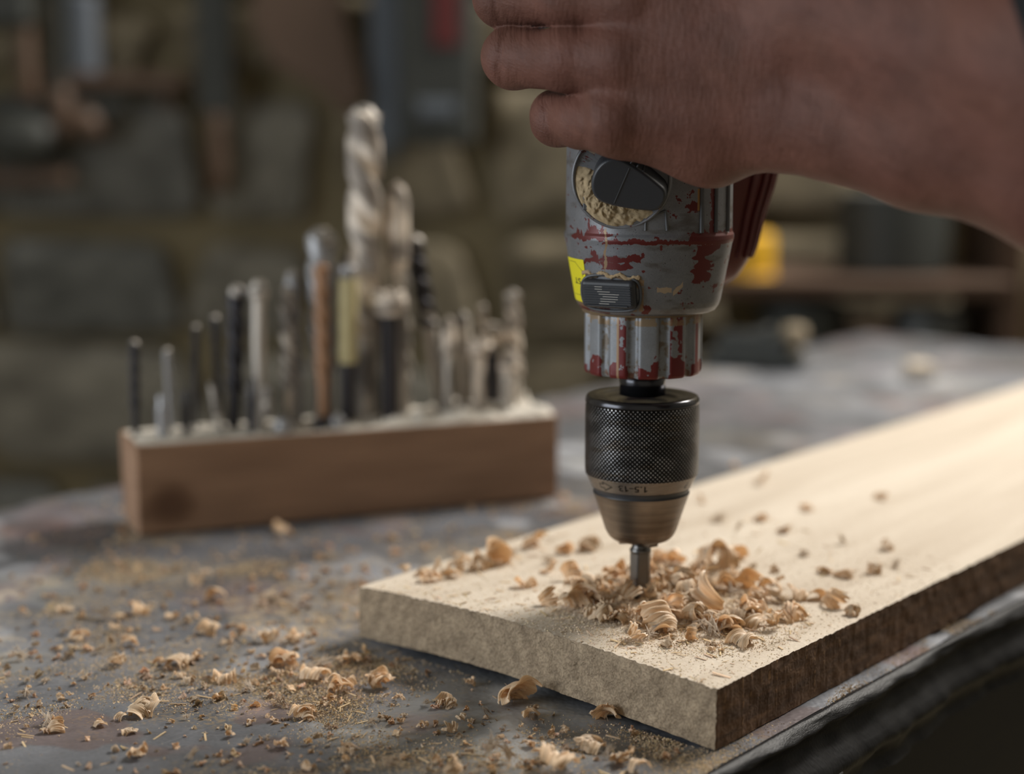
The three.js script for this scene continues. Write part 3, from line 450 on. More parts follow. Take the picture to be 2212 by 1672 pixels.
{ // the bit in the chuck
  const by = boardTop(AX[0], AX[1]);
  const t = thing('drill_bit', 'dark steel drill bit clamped in the chuck and standing in the shavings', 'drill bit', [AX[0], by, AX[1]]);
  const L = 0.0470 - by;
  mesh('shank', lathe([[0.0001, L], [0.0033, L], [0.0033, L - 0.0022], [0.0037, L - 0.0028], [0.0041, L - 0.0034], [0.0041, L - 0.0042], [0.0036, L - 0.0048]], 48), M.bitShank, t);
  const hex = grid(96, 24, (u, v) => { const th = u * 2 * Math.PI, y = lerp(0.0015, L - 0.0045, v), k = Math.cos(Math.PI / 6) / Math.cos(((th + 0.3) % (Math.PI / 3) + Math.PI / 3) % (Math.PI / 3) - Math.PI / 6), r = 0.0040 * Math.min(1, k * 1.05); return [r * Math.sin(th), y, r * Math.cos(th)]; });
  mesh('body', hex, M.bitShank, t);
  mesh('tip', lathe([[0.0001, -0.0002], [0.0030, 0.0002], [0.0038, 0.0018]], 32), M.blackSteel, t);
}
// ---------------------------------------------------------------- hand and forearm: one skin meshed from a distance field
{
  const cap = (a, b, ra, rb) => ({ a, b, ra, rb, d: [b[0] - a[0], b[1] - a[1], b[2] - a[2]], l2: (b[0] - a[0]) ** 2 + (b[1] - a[1]) ** 2 + (b[2] - a[2]) ** 2 });
  const dc = (c, x, y, z) => { const px = x - c.a[0], py = y - c.a[1], pz = z - c.a[2]; let t = (px * c.d[0] + py * c.d[1] + pz * c.d[2]) / c.l2; t = t < 0 ? 0 : t > 1 ? 1 : t; const ex = px - c.d[0] * t, ey = py - c.d[1] * t, ez = pz - c.d[2] * t; return Math.sqrt(ex * ex + ey * ey + ez * ez) - (c.ra + (c.rb - c.ra) * t); };
  const smin = (a, b, k) => { const h = Math.max(k - Math.abs(a - b), 0) / k; return Math.min(a, b) - h * h * k * 0.25; };
  const chain = (...q) => { const o = []; for (let i = 1; i < q.length; i++) o.push(cap(q[i - 1][0], q[i][0], q[i - 1][1], q[i][1])); return o; };
  const fingers = [
    chain([[0.0439, 0.2633, -0.536], 0.0125], [[0.0226, 0.2637, -0.545], 0.0105], [[0.0009, 0.2654, -0.566], 0.0104], [[0.002, 0.2692, -0.602], 0.0092], [[0.0147, 0.2717, -0.628], 0.0080]),
    chain([[0.0395, 0.2446, -0.535], 0.0116], [[0.019, 0.2456, -0.546], 0.0100], [[-0.0025, 0.2473, -0.567], 0.0104], [[-0.001, 0.2504, -0.604], 0.0096], [[0.014, 0.2508, -0.634], 0.0080]),
    chain([[0.0361, 0.2241, -0.536], 0.0112], [[0.0183, 0.2247, -0.546], 0.0097], [[0.0003, 0.2257, -0.564], 0.0099], [[0.0027, 0.2273, -0.6], 0.0096], [[0.0158, 0.2273, -0.63], 0.0078]),
    chain([[0.0338, 0.2048, -0.538], 0.0108], [[0.0243, 0.204, -0.55], 0.0086], [[0.0158, 0.205, -0.564], 0.0086], [[0.0154, 0.2069, -0.592], 0.0080], [[0.0243, 0.2079, -0.618], 0.0070]),
    chain([[0.0783, 0.2496, -0.545], 0.0165], [[0.0691, 0.2691, -0.572], 0.0140], [[0.0619, 0.2789, -0.612], 0.0110], [[0.0556, 0.2717, -0.636], 0.0090]),
  ];
  const palm = [
    cap([0.0442, 0.2638, -0.54], [0.0857, 0.2406, -0.524], 0.0125, 0.0150), cap([0.0398, 0.244, -0.538], [0.0856, 0.2318, -0.522], 0.0125, 0.0150),
    cap([0.0362, 0.2239, -0.538], [0.0859, 0.2217, -0.522], 0.0120, 0.0150), cap([0.034, 0.2048, -0.541], [0.0864, 0.2084, -0.523], 0.0105, 0.0140),
    cap([0.0393, 0.2027, -0.546], [0.0659, 0.2009, -0.542], 0.0100, 0.0158), cap([0.0659, 0.2009, -0.542], [0.0862, 0.2041, -0.53], 0.0158, 0.0135),
    cap([0.0529, 0.2349, -0.548], [0.081, 0.2344, -0.54], 0.0150, 0.0170), cap([0.0532, 0.2168, -0.548], [0.0811, 0.2165, -0.538], 0.0140, 0.0160), cap([0.0814, 0.2496, -0.545], [0.0608, 0.2533, -0.552], 0.0180, 0.0140),
    // wrist and forearm
    cap([0.0859, 0.2041, -0.528], [0.0948, 0.2052, -0.52], 0.0132, 0.0140), cap([0.0948, 0.2052, -0.52], [0.1065, 0.204, -0.512], 0.0146, 0.0176), cap([0.1065, 0.204, -0.512], [0.1258, 0.1991, -0.496], 0.0176, 0.0198), cap([0.1258, 0.1991, -0.496], [0.161, 0.1885, -0.462], 0.0198, 0.0230), cap([0.161, 0.1885, -0.462], [0.1938, 0.1771, -0.425], 0.0230, 0.0260),
    cap([0.085, 0.2365, -0.528], [0.1002, 0.2385, -0.515], 0.0180, 0.0220), cap([0.1002, 0.2385, -0.515], [0.1248, 0.2317, -0.497], 0.0220, 0.0270), cap([0.1248, 0.2317, -0.497], [0.1593, 0.2205, -0.462], 0.0270, 0.0330), cap([0.1593, 0.2205, -0.462], [0.1914, 0.2106, -0.425], 0.0330, 0.0360), cap([0.1255, 0.2138, -0.497], [0.1603, 0.2025, -0.462], 0.0210, 0.0270),
  ];
  // joint creases: point, direction along the finger, reach
  const creases = [];
  const crease = (p, q, n, w, dep) => { const d = [q[0] - p[0], q[1] - p[1], q[2] - p[2]], l = Math.hypot(...d); creases.push({ p, d: d.map(v => v / l), n, w, dep }); };
  crease([-0.0044, 0.2261, -0.553], [0.0129, 0.224, -0.546], 0.013, 0.0016, 0.0006); crease([-0.0068, 0.2459, -0.554], [0.0113, 0.2453, -0.546], 0.013, 0.0016, 0.0006);
  crease([0.0106, 0.2049, -0.552], [0.0238, 0.2083, -0.546], 0.011, 0.0016, 0.0006); crease([0.0238, 0.2042, -0.538], [0.0311, 0.2051, -0.538], 0.010, 0.0018, 0.0007);
  const field = (x, y, z) => {
    let pd = 1; for (const c of palm) pd = smin(pd, dc(c, x, y, z), 0.009);
    let d = pd;
    for (const f of fingers) { let fd = 1; for (const c of f) fd = smin(fd, dc(c, x, y, z), 0.004); d = smin(d, smin(fd, pd, 0.005), 0.0008); }
    if (Math.abs(d) < 0.006) {
      for (const c of creases) { const e = [x - c.p[0], y - c.p[1], z - c.p[2]], t = e[0] * c.d[0] + e[1] * c.d[1] + e[2] * c.d[2], rr = Math.hypot(...e); if (rr < c.n) { const q = t; d += c.dep * Math.exp(-(q * q) / (c.w * c.w)) * step(c.n, c.n * 0.6, rr); } }
      d += 0.0014 * (noise3(x * 60, y * 60, z * 60) - 0.5) + 0.00022 * (noise3(x * 240, y * 170, z * 170) - 0.5);
    }
    return d;
  };
  // surface nets on a sparse grid
  const lo = [-0.05, 0.13, -0.665], cell = 0.0015, nn = [280, 140, 188], B = 8;
  const nx = nn[0], ny = nn[1], nz = nn[2], val = new Float32Array((nx + 1) * (ny + 1) * (nz + 1)).fill(9);
  const id = (i, j, k) => i + (nx + 1) * (j + (ny + 1) * k), P = (i, j, k) => [lo[0] + i * cell, lo[1] + j * cell, lo[2] + k * cell];
  for (let k = 0; k <= nz; k += B) for (let j = 0; j <= ny; j += B) for (let i = 0; i <= nx; i += B) {
    const c = P(i + B / 2, j + B / 2, k + B / 2), d0 = field(...c); const far = Math.abs(d0) > B * cell * 1.05;
    for (let c3 = k; c3 < Math.min(k + B, nz + 1); c3++) for (let b = j; b < Math.min(j + B, ny + 1); b++) for (let a = i; a < Math.min(i + B, nx + 1); a++) val[id(a, b, c3)] = far ? d0 : field(...P(a, b, c3));
  }
  const vid = new Int32Array(val.length).fill(-1), pos = [], ix = [];
  for (let k = 0; k < nz; k++) for (let j = 0; j < ny; j++) for (let i = 0; i < nx; i++) {
    let m = 0, n = 0, sx = 0, sy = 0, sz = 0; const v = [];
    for (let q = 0; q < 8; q++) { const w = val[id(i + (q & 1), j + (q >> 1 & 1), k + (q >> 2))]; v.push(w); if (w < 0) m |= 1 << q; }
    if (m === 0 || m === 255) continue;
    for (let q = 0; q < 8; q++) for (const e of [1, 2, 4]) if (!(q & e)) { const a = v[q], b = v[q | e]; if ((a < 0) !== (b < 0)) { const t = a / (a - b); n++; sx += (q & 1) + (e === 1 ? t : 0); sy += (q >> 1 & 1) + (e === 2 ? t : 0); sz += (q >> 2) + (e === 4 ? t : 0); } }
    vid[id(i, j, k)] = pos.length / 3; pos.push(...P(i + sx / n, j + sy / n, k + sz / n));
  }
  const quad = (a, b, c, d, f) => { if (a < 0 || b < 0 || c < 0 || d < 0) return; if (f) ix.push(a, b, c, a, c, d); else ix.push(a, c, b, a, d, c); };
  for (let k = 1; k < nz; k++) for (let j = 1; j < ny; j++) for (let i = 1; i < nx; i++) {
    const s = val[id(i, j, k)] < 0;
    if (s !== (val[id(i + 1, j, k)] < 0)) quad(vid[id(i, j - 1, k - 1)], vid[id(i, j, k - 1)], vid[id(i, j, k)], vid[id(i, j - 1, k)], s);
    if (s !== (val[id(i, j + 1, k)] < 0)) quad(vid[id(i - 1, j, k - 1)], vid[id(i - 1, j, k)], vid[id(i, j, k)], vid[id(i, j, k - 1)], s);
    if (s !== (val[id(i, j, k + 1)] < 0)) quad(vid[id(i - 1, j - 1, k)], vid[id(i, j - 1, k)], vid[id(i, j, k)], vid[id(i - 1, j, k)], s);
  }
  const nor = [], uv = [], col = [];
  for (let i = 0; i < pos.length; i += 3) {
    let p = pos.slice(i, i + 3), g;
    for (let it = 0; it < 2; it++) { const e = 0.0004, d = field(...p); g = [0, 1, 2].map(a => { const q = p.slice(), r = p.slice(); q[a] += e; r[a] -= e; return (field(...q) - field(...r)) / (2 * e); }); const l = Math.hypot(...g) || 1; g = g.map(v => v / l); if (it === 0) p = p.map((v, a) => v - clamp(d, -0.001, 0.001) * g[a]); }
    pos[i] = p[0]; pos[i + 1] = p[1]; pos[i + 2] = p[2]; nor.push(...g); uv.push(p[0] / 0.09, (p[1] + 0.6 * p[2]) / 0.09);
    const pink = 0.5 * noise3(p[0] * 45, p[1] * 45, p[2] * 45) + 0.5 * noise3(p[0] * 120, p[1] * 120, p[2] * 120);
    col.push(lerp(0.58, 0.76, pink), lerp(0.54, 0.66, pink), lerp(0.52, 0.68, pink));
  }
  const g = new THREE.BufferGeometry(); g.setAttribute('position', new THREE.Float32BufferAttribute(pos, 3)); g.setAttribute('normal', new THREE.Float32BufferAttribute(nor, 3)); g.setAttribute('uv', new THREE.Float32BufferAttribute(uv, 2)); g.setAttribute('color', new THREE.Float32BufferAttribute(col, 3)); g.setIndex(ix);
  const person = thing('person', 'bare hand and forearm reaching in from the side to grip the drill', 'person');
  mesh('hand_and_forearm', g, M.skin, person);
  // dark sleeve pushed up the arm
  const A = [[0.1754, 0.2087, -0.445], [0.1856, 0.2054, -0.433], [0.1995, 0.1988, -0.415], [0.2239, 0.1873, -0.375]].map(a => new THREE.Vector3(...a)), cu = new THREE.CatmullRomCurve3(A), fr = cu.computeFrenetFrames(40, false);
  const sg = grid(64, 40, (u, v) => { const c = cu.getPointAt(v), a = u * 2 * Math.PI, k = Math.round(v * 40), f = 0.003 * fbm(u * 6, v * 12, 6, 4096, 3, 4), r = 0.052 + 0.012 * v + f; const N = fr.normals[k], Bn = fr.binormals[k], up = Math.max(0, N.y * Math.cos(a) + Bn.y * Math.sin(a)); c.addScaledVector(fr.tangents[k], -0.05 * up * (1 - v)); return [c.x + r * (N.x * Math.cos(a) + Bn.x * Math.sin(a)), c.y + r * (N.y * Math.cos(a) + Bn.y * Math.sin(a)), c.z + r * (N.z * Math.cos(a) + Bn.z * Math.sin(a))]; });
  const sl = mesh('sleeve', sg, M.sleeve, person); sl.userData.label = 'black sleeve';
}
// ---------------------------------------------------------------- stand of drill bits
const BK = { a: [-0.1873, -0.7879], b: [0.0258, -0.8776], h: 0.0465, d: 0.047 };
const bkLen = Math.hypot(BK.b[0] - BK.a[0], BK.b[1] - BK.a[1]), bkDir = [(BK.b[0] - BK.a[0]) / bkLen, (BK.b[1] - BK.a[1]) / bkLen], bkIn = [bkDir[1], -bkDir[0]];
{
  const t = thing('drill_bit_stand', 'brown wooden block drilled to hold a row of dusty bits', 'wooden block', [BK.a[0] + bkDir[0] * bkLen / 2 + bkIn[0] * BK.d / 2, 0, BK.a[1] + bkDir[1] * bkLen / 2 + bkIn[1] * BK.d / 2]);
  t.rotation.y = Math.atan2(-bkDir[1], bkDir[0]);
  mesh('body', moved(box(bkLen, BK.h - 0.0006, BK.d, 0.0012, 3), 0, BK.h / 2 + 0.0003, 0), M.block, t);
  const rd = rng(3);
  const g = grid(120, 26, (u, v) => { const e = Math.pow(Math.min(1, 8 * Math.min(u, 1 - u) * 3), 0.5) * Math.pow(Math.min(1, 8 * Math.min(v, 1 - v)), 0.5), x = (u - 0.5) * (bkLen - 0.001), n = fbm(u * 30, v * 7, 4096, 4096, 4, 6); return [x, BK.h - 0.0004 + e * (0.0008 + (0.001 + 0.005 * step(0.35, 0.8, u)) * n * n * 2), (0.5 - v) * (BK.d - 0.001)]; });
  const d = mesh('dust_layer', g, M.blockTop, t); d.userData.label = 'pale sawdust caked on the top';
}
const steels = { dusty: std({ map: bitColor, roughness: 0.6, metalness: 0.35 }), dark: std({ color: rgb(0.045, 0.043, 0.048), roughness: 0.42, metalness: 0.7 }), grey: std({ color: rgb(0.36, 0.36, 0.37), roughness: 0.42, metalness: 0.6 }), copper: std({ color: rgb(0.38, 0.22, 0.13), roughness: 0.5, metalness: 0.4 }), cream: std({ color: rgb(0.52, 0.45, 0.24), roughness: 0.6 }), pale: std({ map: bitColor, color: rgb(1.42, 1.36, 1.3), roughness: 0.75, metalness: 0.1 }) };
function twist(r, y0, y1, turns) {   // two-fluted twist drill
  const N = Math.max(40, Math.round(turns * 30));
  return grid(28, N, (u, v) => { const a = u * 2 * Math.PI, k = Math.abs(Math.sin(a)), rr = r * (v > 0.97 ? (1 - v) / 0.03 * 0.9 + 0.1 : 1) * (0.58 + 0.42 * step(0.25, 0.75, k)), b = a + v * turns * 2 * Math.PI; return [rr * Math.cos(b), lerp(y0, y1, v), rr * Math.sin(b)]; });
}
const rod = (r, y0, y1) => lathe([[0.0001, y0], [r, y0], [r, y1 - r * 0.3], [r * 0.8, y1], [0.0001, y1]], 20);
// [stem x along block, depth into block, height, radius, kind, material, tilt, label]
const bits = [
  [0.005, 0.6, 50, 2.6, 'twist', 'dark', 0.02, 'thin dark twist bit at the end corner of the wooden block'],
  [0.017, 0.35, 23, 3.0, 'driver', 'grey', -0.02, 'short grey driver bit near the end corner of the block'],
  [0.030, 0.45, 24, 2.6, 'driver', 'dark', 0.0, 'short dark driver bit beside the thin dark twist bit'],
  [0.037, 0.7, 56, 1.8, 'twist', 'dark', 0.03, 'very thin dark twist bit at the back of the block'],
  [0.047, 0.35, 28, 2.2, 'driver', 'dusty', -0.18, 'short dusty bit leaning over near the end of the block'],
  [0.056, 0.6, 76, 4.8, 'twist', 'dark', 0.05, 'dark twist bit beside the dusty spade bit'],
  [0.025, 0.75, 44, 2.0, 'twist', 'grey', -0.03, 'thin grey twist bit at the back near the end corner'],
  [0.051, 0.8, 60, 2.2, 'twist', 'dark', -0.02, 'thin dark twist bit behind the dark twist bit'],
  [0.061, 0.25, 30, 2.4, 'driver', 'dark', 0.06, 'short dark driver bit before the dark twist bit'],
  [0.122, 0.75, 92, 3.6, 'round', 'dark', 0.01, 'dark round ended bit behind the cream sleeved bit'],
  [0.156, 0.8, 80, 3.4, 'twist', 'dusty', -0.02, 'dusty twist bit behind the leaning dark bit'],
  [0.198, 0.75, 60, 2.6, 'twist', 'pale', 0.03, 'thin pale twist bit behind the flat crowned bit'],
  [0.068, 0.45, 79, 5.0, 'spade', 'dusty', 0.02, 'dusty spade bit with widened lower blade'],
  [0.084, 0.45, 75, 3.8, 'twist', 'dusty', 0.0, 'straight dusty twist bit beside the copper coloured bit'],
  [0.093, 0.75, 82, 4.2, 'twist', 'grey', -0.02, 'grey twist bit at the back behind the copper coloured bit'],
  [0.101, 0.3, 88, 3.9, 'twist', 'copper', 0.0, 'long copper brown twist bit standing in the block'],
  [0.107, 0.7, 104, 8.0, 'twist', 'grey', 0.0, 'thick grey twist bit behind the copper brown bit'],
  [0.114, 0.3, 86, 5.4, 'sleeved', 'cream', 0.02, 'dark bit with a cream yellow sleeve'],
  [0.130, 0.6, 168, 9.4, 'twist', 'pale', 0.0, 'tallest and thickest twist bit rising over all the others'],
  [0.138, 0.3, 70, 9.5, 'crown', 'dark', 0.0, 'dark bit with a wide dusty crown in front of the tallest bit'],
  [0.148, 0.6, 129, 6.4, 'round', 'pale', 0.0, 'tall pale round ended bit beside the tallest bit'],
  [0.174, 0.55, 100, 5.4, 'bent', 'dark', -0.17, 'dark violet bit leaning outward beside the pale round ended bit'],
  [0.171, 0.25, 57, 3.6, 'round', 'pale', 0.0, 'slim pale pin between the leaning dark bit and the flat crowned bit'],
  [0.181, 0.35, 59, 4.2, 'round', 'dusty', 0.0, 'dusty pin behind the slim pale pin'],
  [0.189, 0.3, 42, 7.6, 'crown', 'pale', 0.0, 'short pale bit with a flat jagged crown'],
  [0.204, 0.65, 50, 8.6, 'mushroom', 'pale', 0.0, 'pale mushroom headed bit near the end of the block'],
  [0.207, 0.3, 38, 5.6, 'round', 'pale', 0.0, 'stubby pale bit in front of the mushroom headed bit'],
  [0.216, 0.5, 68, 4.4, 'twist', 'pale', -0.04, 'slim tall pale twist bit at the far end of the block'],
  [0.078, 0.18, 7, 5.5, 'stub', 'grey', 0.0, 'low grey stub in the row along the block front'],
  [0.098, 0.18, 6, 4.2, 'stub', 'dark', 0.0, 'low dark stub below the copper brown bit'],
  [0.107, 0.16, 6.5, 4.4, 'stub', 'grey', 0.0, 'low grey stub below the cream sleeved bit'],
];
for (const [s, din, hmm, rmm, kind, mt, tilt, label] of bits) {
  const x = BK.a[0] + bkDir[0] * s + bkIn[0] * BK.d * din, z = BK.a[1] + bkDir[1] * s + bkIn[1] * BK.d * din, h = hmm / 1000, r = rmm / 1000, m = steels[mt];
  const t = thing('stored_drill_bit', label, 'drill bit', [x, BK.h - 0.0004, z], 'bits in the wooden block'); t.rotation.order = 'ZYX'; t.rotation.z = -tilt; t.rotation.y = s * 40;
  if (kind === 'twist') { mesh('shank', rod(r * 0.72, 0, h * 0.3), mt === 'pale' ? steels.dusty : m, t); mesh('flutes', twist(r, h * 0.28, h, h / r / 9), m, t); if (mt !== 'copper') mesh('dusty_tip', lathe([[r * 0.85, h - r * 1.1], [r * 0.9, h - r * 0.6], [r * 0.5, h + 0.0002], [0.0001, h + r * 0.15]], 20), steels.dusty, t); }
  else if (kind === 'driver') { mesh('shank', new THREE.CylinderGeometry(r, r, h * 0.7, 6).translate(0, h * 0.35, 0), m, t); mesh('tip', lathe([[r, h * 0.68], [r * 0.6, h * 0.8], [r * 0.7, h * 0.97], [0.0001, h]], 12), m, t); }
  else if (kind === 'spade') { mesh('shank', rod(r * 0.7, 0, h), m, t); mesh('blade', moved(box(r * 3, h * 0.2, r * 0.7, 0.001), 0, h * 0.2, 0), m, t); mesh('head', lathe([[0.0001, h * 0.88], [r, h * 0.88], [r * 1.05, h * 0.96], [0.0001, h]], 16), m, t); }
  else if (kind === 'sleeved') { mesh('shank', rod(r * 0.75, 0, h * 0.42), steels.dark, t); mesh('sleeve', rod(r, h * 0.4, h * 0.93), m, t); mesh('head', rod(r * 0.9, h * 0.92, h), steels.grey, t); }
  else if (kind === 'crown') { mesh('shank', rod(r * 0.5, 0, h * 0.85), m, t); const g = lathe([[0.0001, h * 0.84], [r, h * 0.84], [r * 1.02, h * 0.96], [r * 0.9, h], [0.0001, h * 0.98]], 24); mesh('crown', g, steels.pale, t); for (let k = 0; k < 5; k++) { const c = mesh('tooth', new THREE.SphereGeometry(r * 0.3, 10, 8), steels.pale, t); c.position.set(r * 0.7 * Math.cos(k * 1.257), h * 0.99, r * 0.7 * Math.sin(k * 1.257)); } }
  else if (kind === 'round') { mesh('shank', rod(r * 0.75, 0, h * 0.7), steels.dusty, t); mesh('head', lathe([[0.0001, h * 0.62], [r * 0.9, h * 0.63], [r, h * 0.7], [r, h - r * 1.6], [r * 0.7, h - r * 0.5], [0.0001, h]], 24), m, t); }
  else if (kind === 'bent') { mesh('shank', rod(r * 0.8, 0, h * 0.6), steels.dusty, t); mesh('flutes', twist(r, h * 0.5, h, 2.2), m, t); mesh('dusty_tip', lathe([[r, h * 0.93], [r * 0.9, h * 0.99], [0.0001, h * 1.02]], 16), steels.dusty, t); }
  else if (kind === 'mushroom') { mesh('shank', rod(r * 0.45, 0, h * 0.8), steels.dark, t); mesh('cap', lathe([[r * 0.4, h * 0.72], [r, h * 0.76], [r * 0.95, h * 0.86], [r * 0.6, h * 0.97], [0.0001, h]], 24), m, t); }
  else { mesh('body', rod(r, 0, h), m, t); mesh('top', new THREE.SphereGeometry(r * 0.8, 12, 8).scale(1, 0.35, 1).translate(0, h, 0), m, t); }
}
{ // tool lying at the back of the bench
  const [x, z] = [0.2121, -1.3957];
  const t = thing('block_plane', 'small dark block plane with pale knob at the back of the bench', 'hand plane', [x, 0.0002, z]); t.rotation.y = -0.35;
  mesh('sole', moved(box(0.085, 0.012, 0.035, 0.003), 0, 0.006, 0), hm.dark, t); mesh('cheek', moved(box(0.06, 0.018, 0.004, 0.0015), 0, 0.02, 0.014), hm.dark, t); mesh('cheek', moved(box(0.06, 0.018, 0.004, 0.0015), 0, 0.02, -0.014), hm.dark, t);
  const b = mesh('blade', box(0.05, 0.004, 0.024, 0.001), hm.iron, t); b.position.set(-0.01, 0.024, 0); b.rotation.z = 0.4;
  mesh('knob', moved(lathe([[0.0001, 0.01], [0.008, 0.01], [0.007, 0.018], [0.012, 0.028], [0.01, 0.036], [0.0001, 0.038]], 20), 0.034, 0, 0), hm.tan, t);
}
{ const [x, z] = [0.3389, -1.3278]; const t = thing('pale_offcut', 'small pale wooden offcut lying far back on the bench', 'offcut', [x, 0.0002, z]); mesh('wood', moved(box(0.02, 0.012, 0.03, 0.002), 0, 0.006, 0), std({ map: plankColor, roughness: 0.8 }), t); }

// ---------------------------------------------------------------- shavings
const rd = rng(77);
function shell(nu, nv, fn, thick) {   // thin curled sheet with two faces and closed rims
  const g = grid(nu, nv, fn), n = g.attributes.normal, p = g.attributes.position, q = grid(nu, nv, (u, v) => { const i = Math.round(v * nv) * (nu + 1) + Math.round(u * nu); return [p.getX(i) - n.getX(i) * thick, p.getY(i) - n.getY(i) * thick, p.getZ(i) - n.getZ(i) * thick]; });
  const ix = Array.from(q.index.array); for (let i = 0; i < ix.length; i += 3) [ix[i + 1], ix[i + 2]] = [ix[i + 2], ix[i + 1]]; q.setIndex(ix); const nq = q.attributes.normal; for (let i = 0; i < nq.count * 3; i++) nq.array[i] *= -1;
  return mergeGeometries([g, q]);
}
function settle(g) { g.computeBoundingBox(); const b = g.boundingBox, s = 1 / Math.max(b.max.x - b.min.x, b.max.y - b.min.y, b.max.z - b.min.z); g.translate(-(b.min.x + b.max.x) / 2, -b.min.y, -(b.min.z + b.max.z) / 2); g.scale(s, s, s); return g; }
const forms = [];
function flake(k) {   // crumpled pleated curl, sometimes doubled
  const r = rng(1000 + k), n = 1 + (k % 3), list = [], arcs = 0.9 + 2.4 * r(), fan = 0.2 + 0.9 * r();
  forms[k] = n === 1 ? (arcs > 2.2 ? 'tightly rolled' : fan > 0.65 ? 'fan shaped' : 'gently curved') : n === 2 ? 'doubled' : 'ruffled';
  for (let q = 0; q < n; q++) {
    const arc = arcs * (0.7 + 0.6 * r()), W = 0.9 + 0.9 * r(), pl = 3 + Math.floor(4 * r()), pa = (k % 4 === 1 ? 0.16 : 0.06) + 0.12 * r(), ph = 6 * r(), sp = 0.5 * r(), bow = 0.8 * (r() - 0.5), tw = r() - 0.5, o = 50 * r();
    const jag = s => 0.74 + 0.4 * noise(s * 9 + o, 2, 4096, 4096, 4) + (hash(Math.round(s * 22), k * 7 + q) > 0.78 ? -0.2 : 0);
    const g = shell(24, 14, (s, t) => { const te = t * jag(s), a = 0.4 + te * arc, cr = noise(s * 3.2 + o, t * 2.6, 4096, 4096, 3) - 0.5, rr = (1 - sp * te) * (1 + pa * (2.4 * noise(s * pl * 2.2 + ph * 7, te * 1.5, 4096, 4096, 6) - 1.2) * (0.3 + te)) + 0.55 * cr, w = (s - 0.5) * W * (1 - fan / 2 + fan * te), b = bow * (s - 0.5) ** 2 * 4; return [w + tw * te * 0.4 + 0.2 * cr, rr * Math.sin(a) + b * 0.5, rr * Math.cos(a) + b * 0.4]; }, 0.04);
    if (q) { g.rotateY(1 + 4 * r()); g.rotateX(0.8 * (r() - 0.5)); const f = 0.6 + 0.3 * r(); g.scale(f, f, f); g.translate(0.9 * (r() - 0.5), 0.15 * r(), 0.7 * (r() - 0.5)); }
    list.push(g);
  }
  for (let i = 0; i < 5; i++) { const q = sliverGeo(r, 0.5 + 0.6 * r()); q.rotateZ((r() - 0.3) * 1.6); q.rotateY(r() * 6.3); q.translate(0.5 * (r() - 0.5), 0.35 + 0.4 * r(), 0.5 * (r() - 0.5)); list.push(q); }
  const g = settle(mergeGeometries(list)); const br = 0.92 + 0.2 * r();
  return colored(g, () => [br * 0.95, br * 0.91, br * 0.86]);   // one tone for the whole curl
}
function sliverGeo(r, L) { const b = (r() - 0.5) * 0.5, w = 0.02 + 0.05 * r(); return shell(1, 8, (s, t) => { const x = (t - 0.5) * L; return [x, b * (x * x) / L, (s - 0.5) * w * (1 - Math.abs(t - 0.5) * 1.5)]; }, 0.014); }
function bundle(k) {   // torn tuft of fibres
  const r = rng(3000 + k), list = []; for (let i = 0; i < 26; i++) { const q = sliverGeo(r, 0.5 + 0.7 * r()); q.rotateZ(0.5 * (r() - 0.2)); q.rotateY(k % 2 ? (r() - 0.5) * 1.2 : r() * 6.3); q.translate(0.3 * (r() - 0.5), 0.3 * r(), 0.25 * (r() - 0.5)); list.push(q); }
  return colored(settle(mergeGeometries(list)), () => [0.95, 0.91, 0.85]);
}
const flakes = [], bundles = []; for (let k = 0; k < 16; k++) flakes.push(flake(k)); for (let k = 0; k < 6; k++) bundles.push(bundle(k));
const lowest = (g, q) => { const p = g.attributes.position, v = new THREE.Vector3(); const h = []; for (let i = 0; i < p.count; i += 3) h.push(v.fromBufferAttribute(p, i).applyQuaternion(q).y); h.sort((a, b) => a - b); return h[Math.floor(h.length * 0.06)]; };
function shaving(x, y, z, size, kind, where, group, up = 0) {
  const k = Math.floor(rd() * 16), g = kind === 'tuft' ? bundles[k % 6] : flakes[k];
  const m = mesh(kind === 'tuft' ? 'wood_fibre_tuft' : 'wood_shaving', g, M.shaving); m.scale.setScalar(size);
  m.rotation.set((rd() - 0.5) * (up ? 1.8 : 1.1), rd() * 6.283, (rd() - 0.5) * (up ? 1.8 : 0.9)); m.updateMatrix();
  const q = new THREE.Quaternion().setFromEuler(m.rotation); m.position.set(x, y - lowest(g, q) * size + 0.0001, z);
  const big = size > 0.0095 ? 'large' : size > 0.006 ? 'middling' : size > 0.0038 ? 'small' : 'tiny';
  return tag(m, big + (kind === 'tuft' ? (k % 2 ? ' combed tuft of fibres ' : ' tangled tuft of fibres ') : ' ' + forms[k] + ' shaving ') + where, 'wood shaving', group);
}
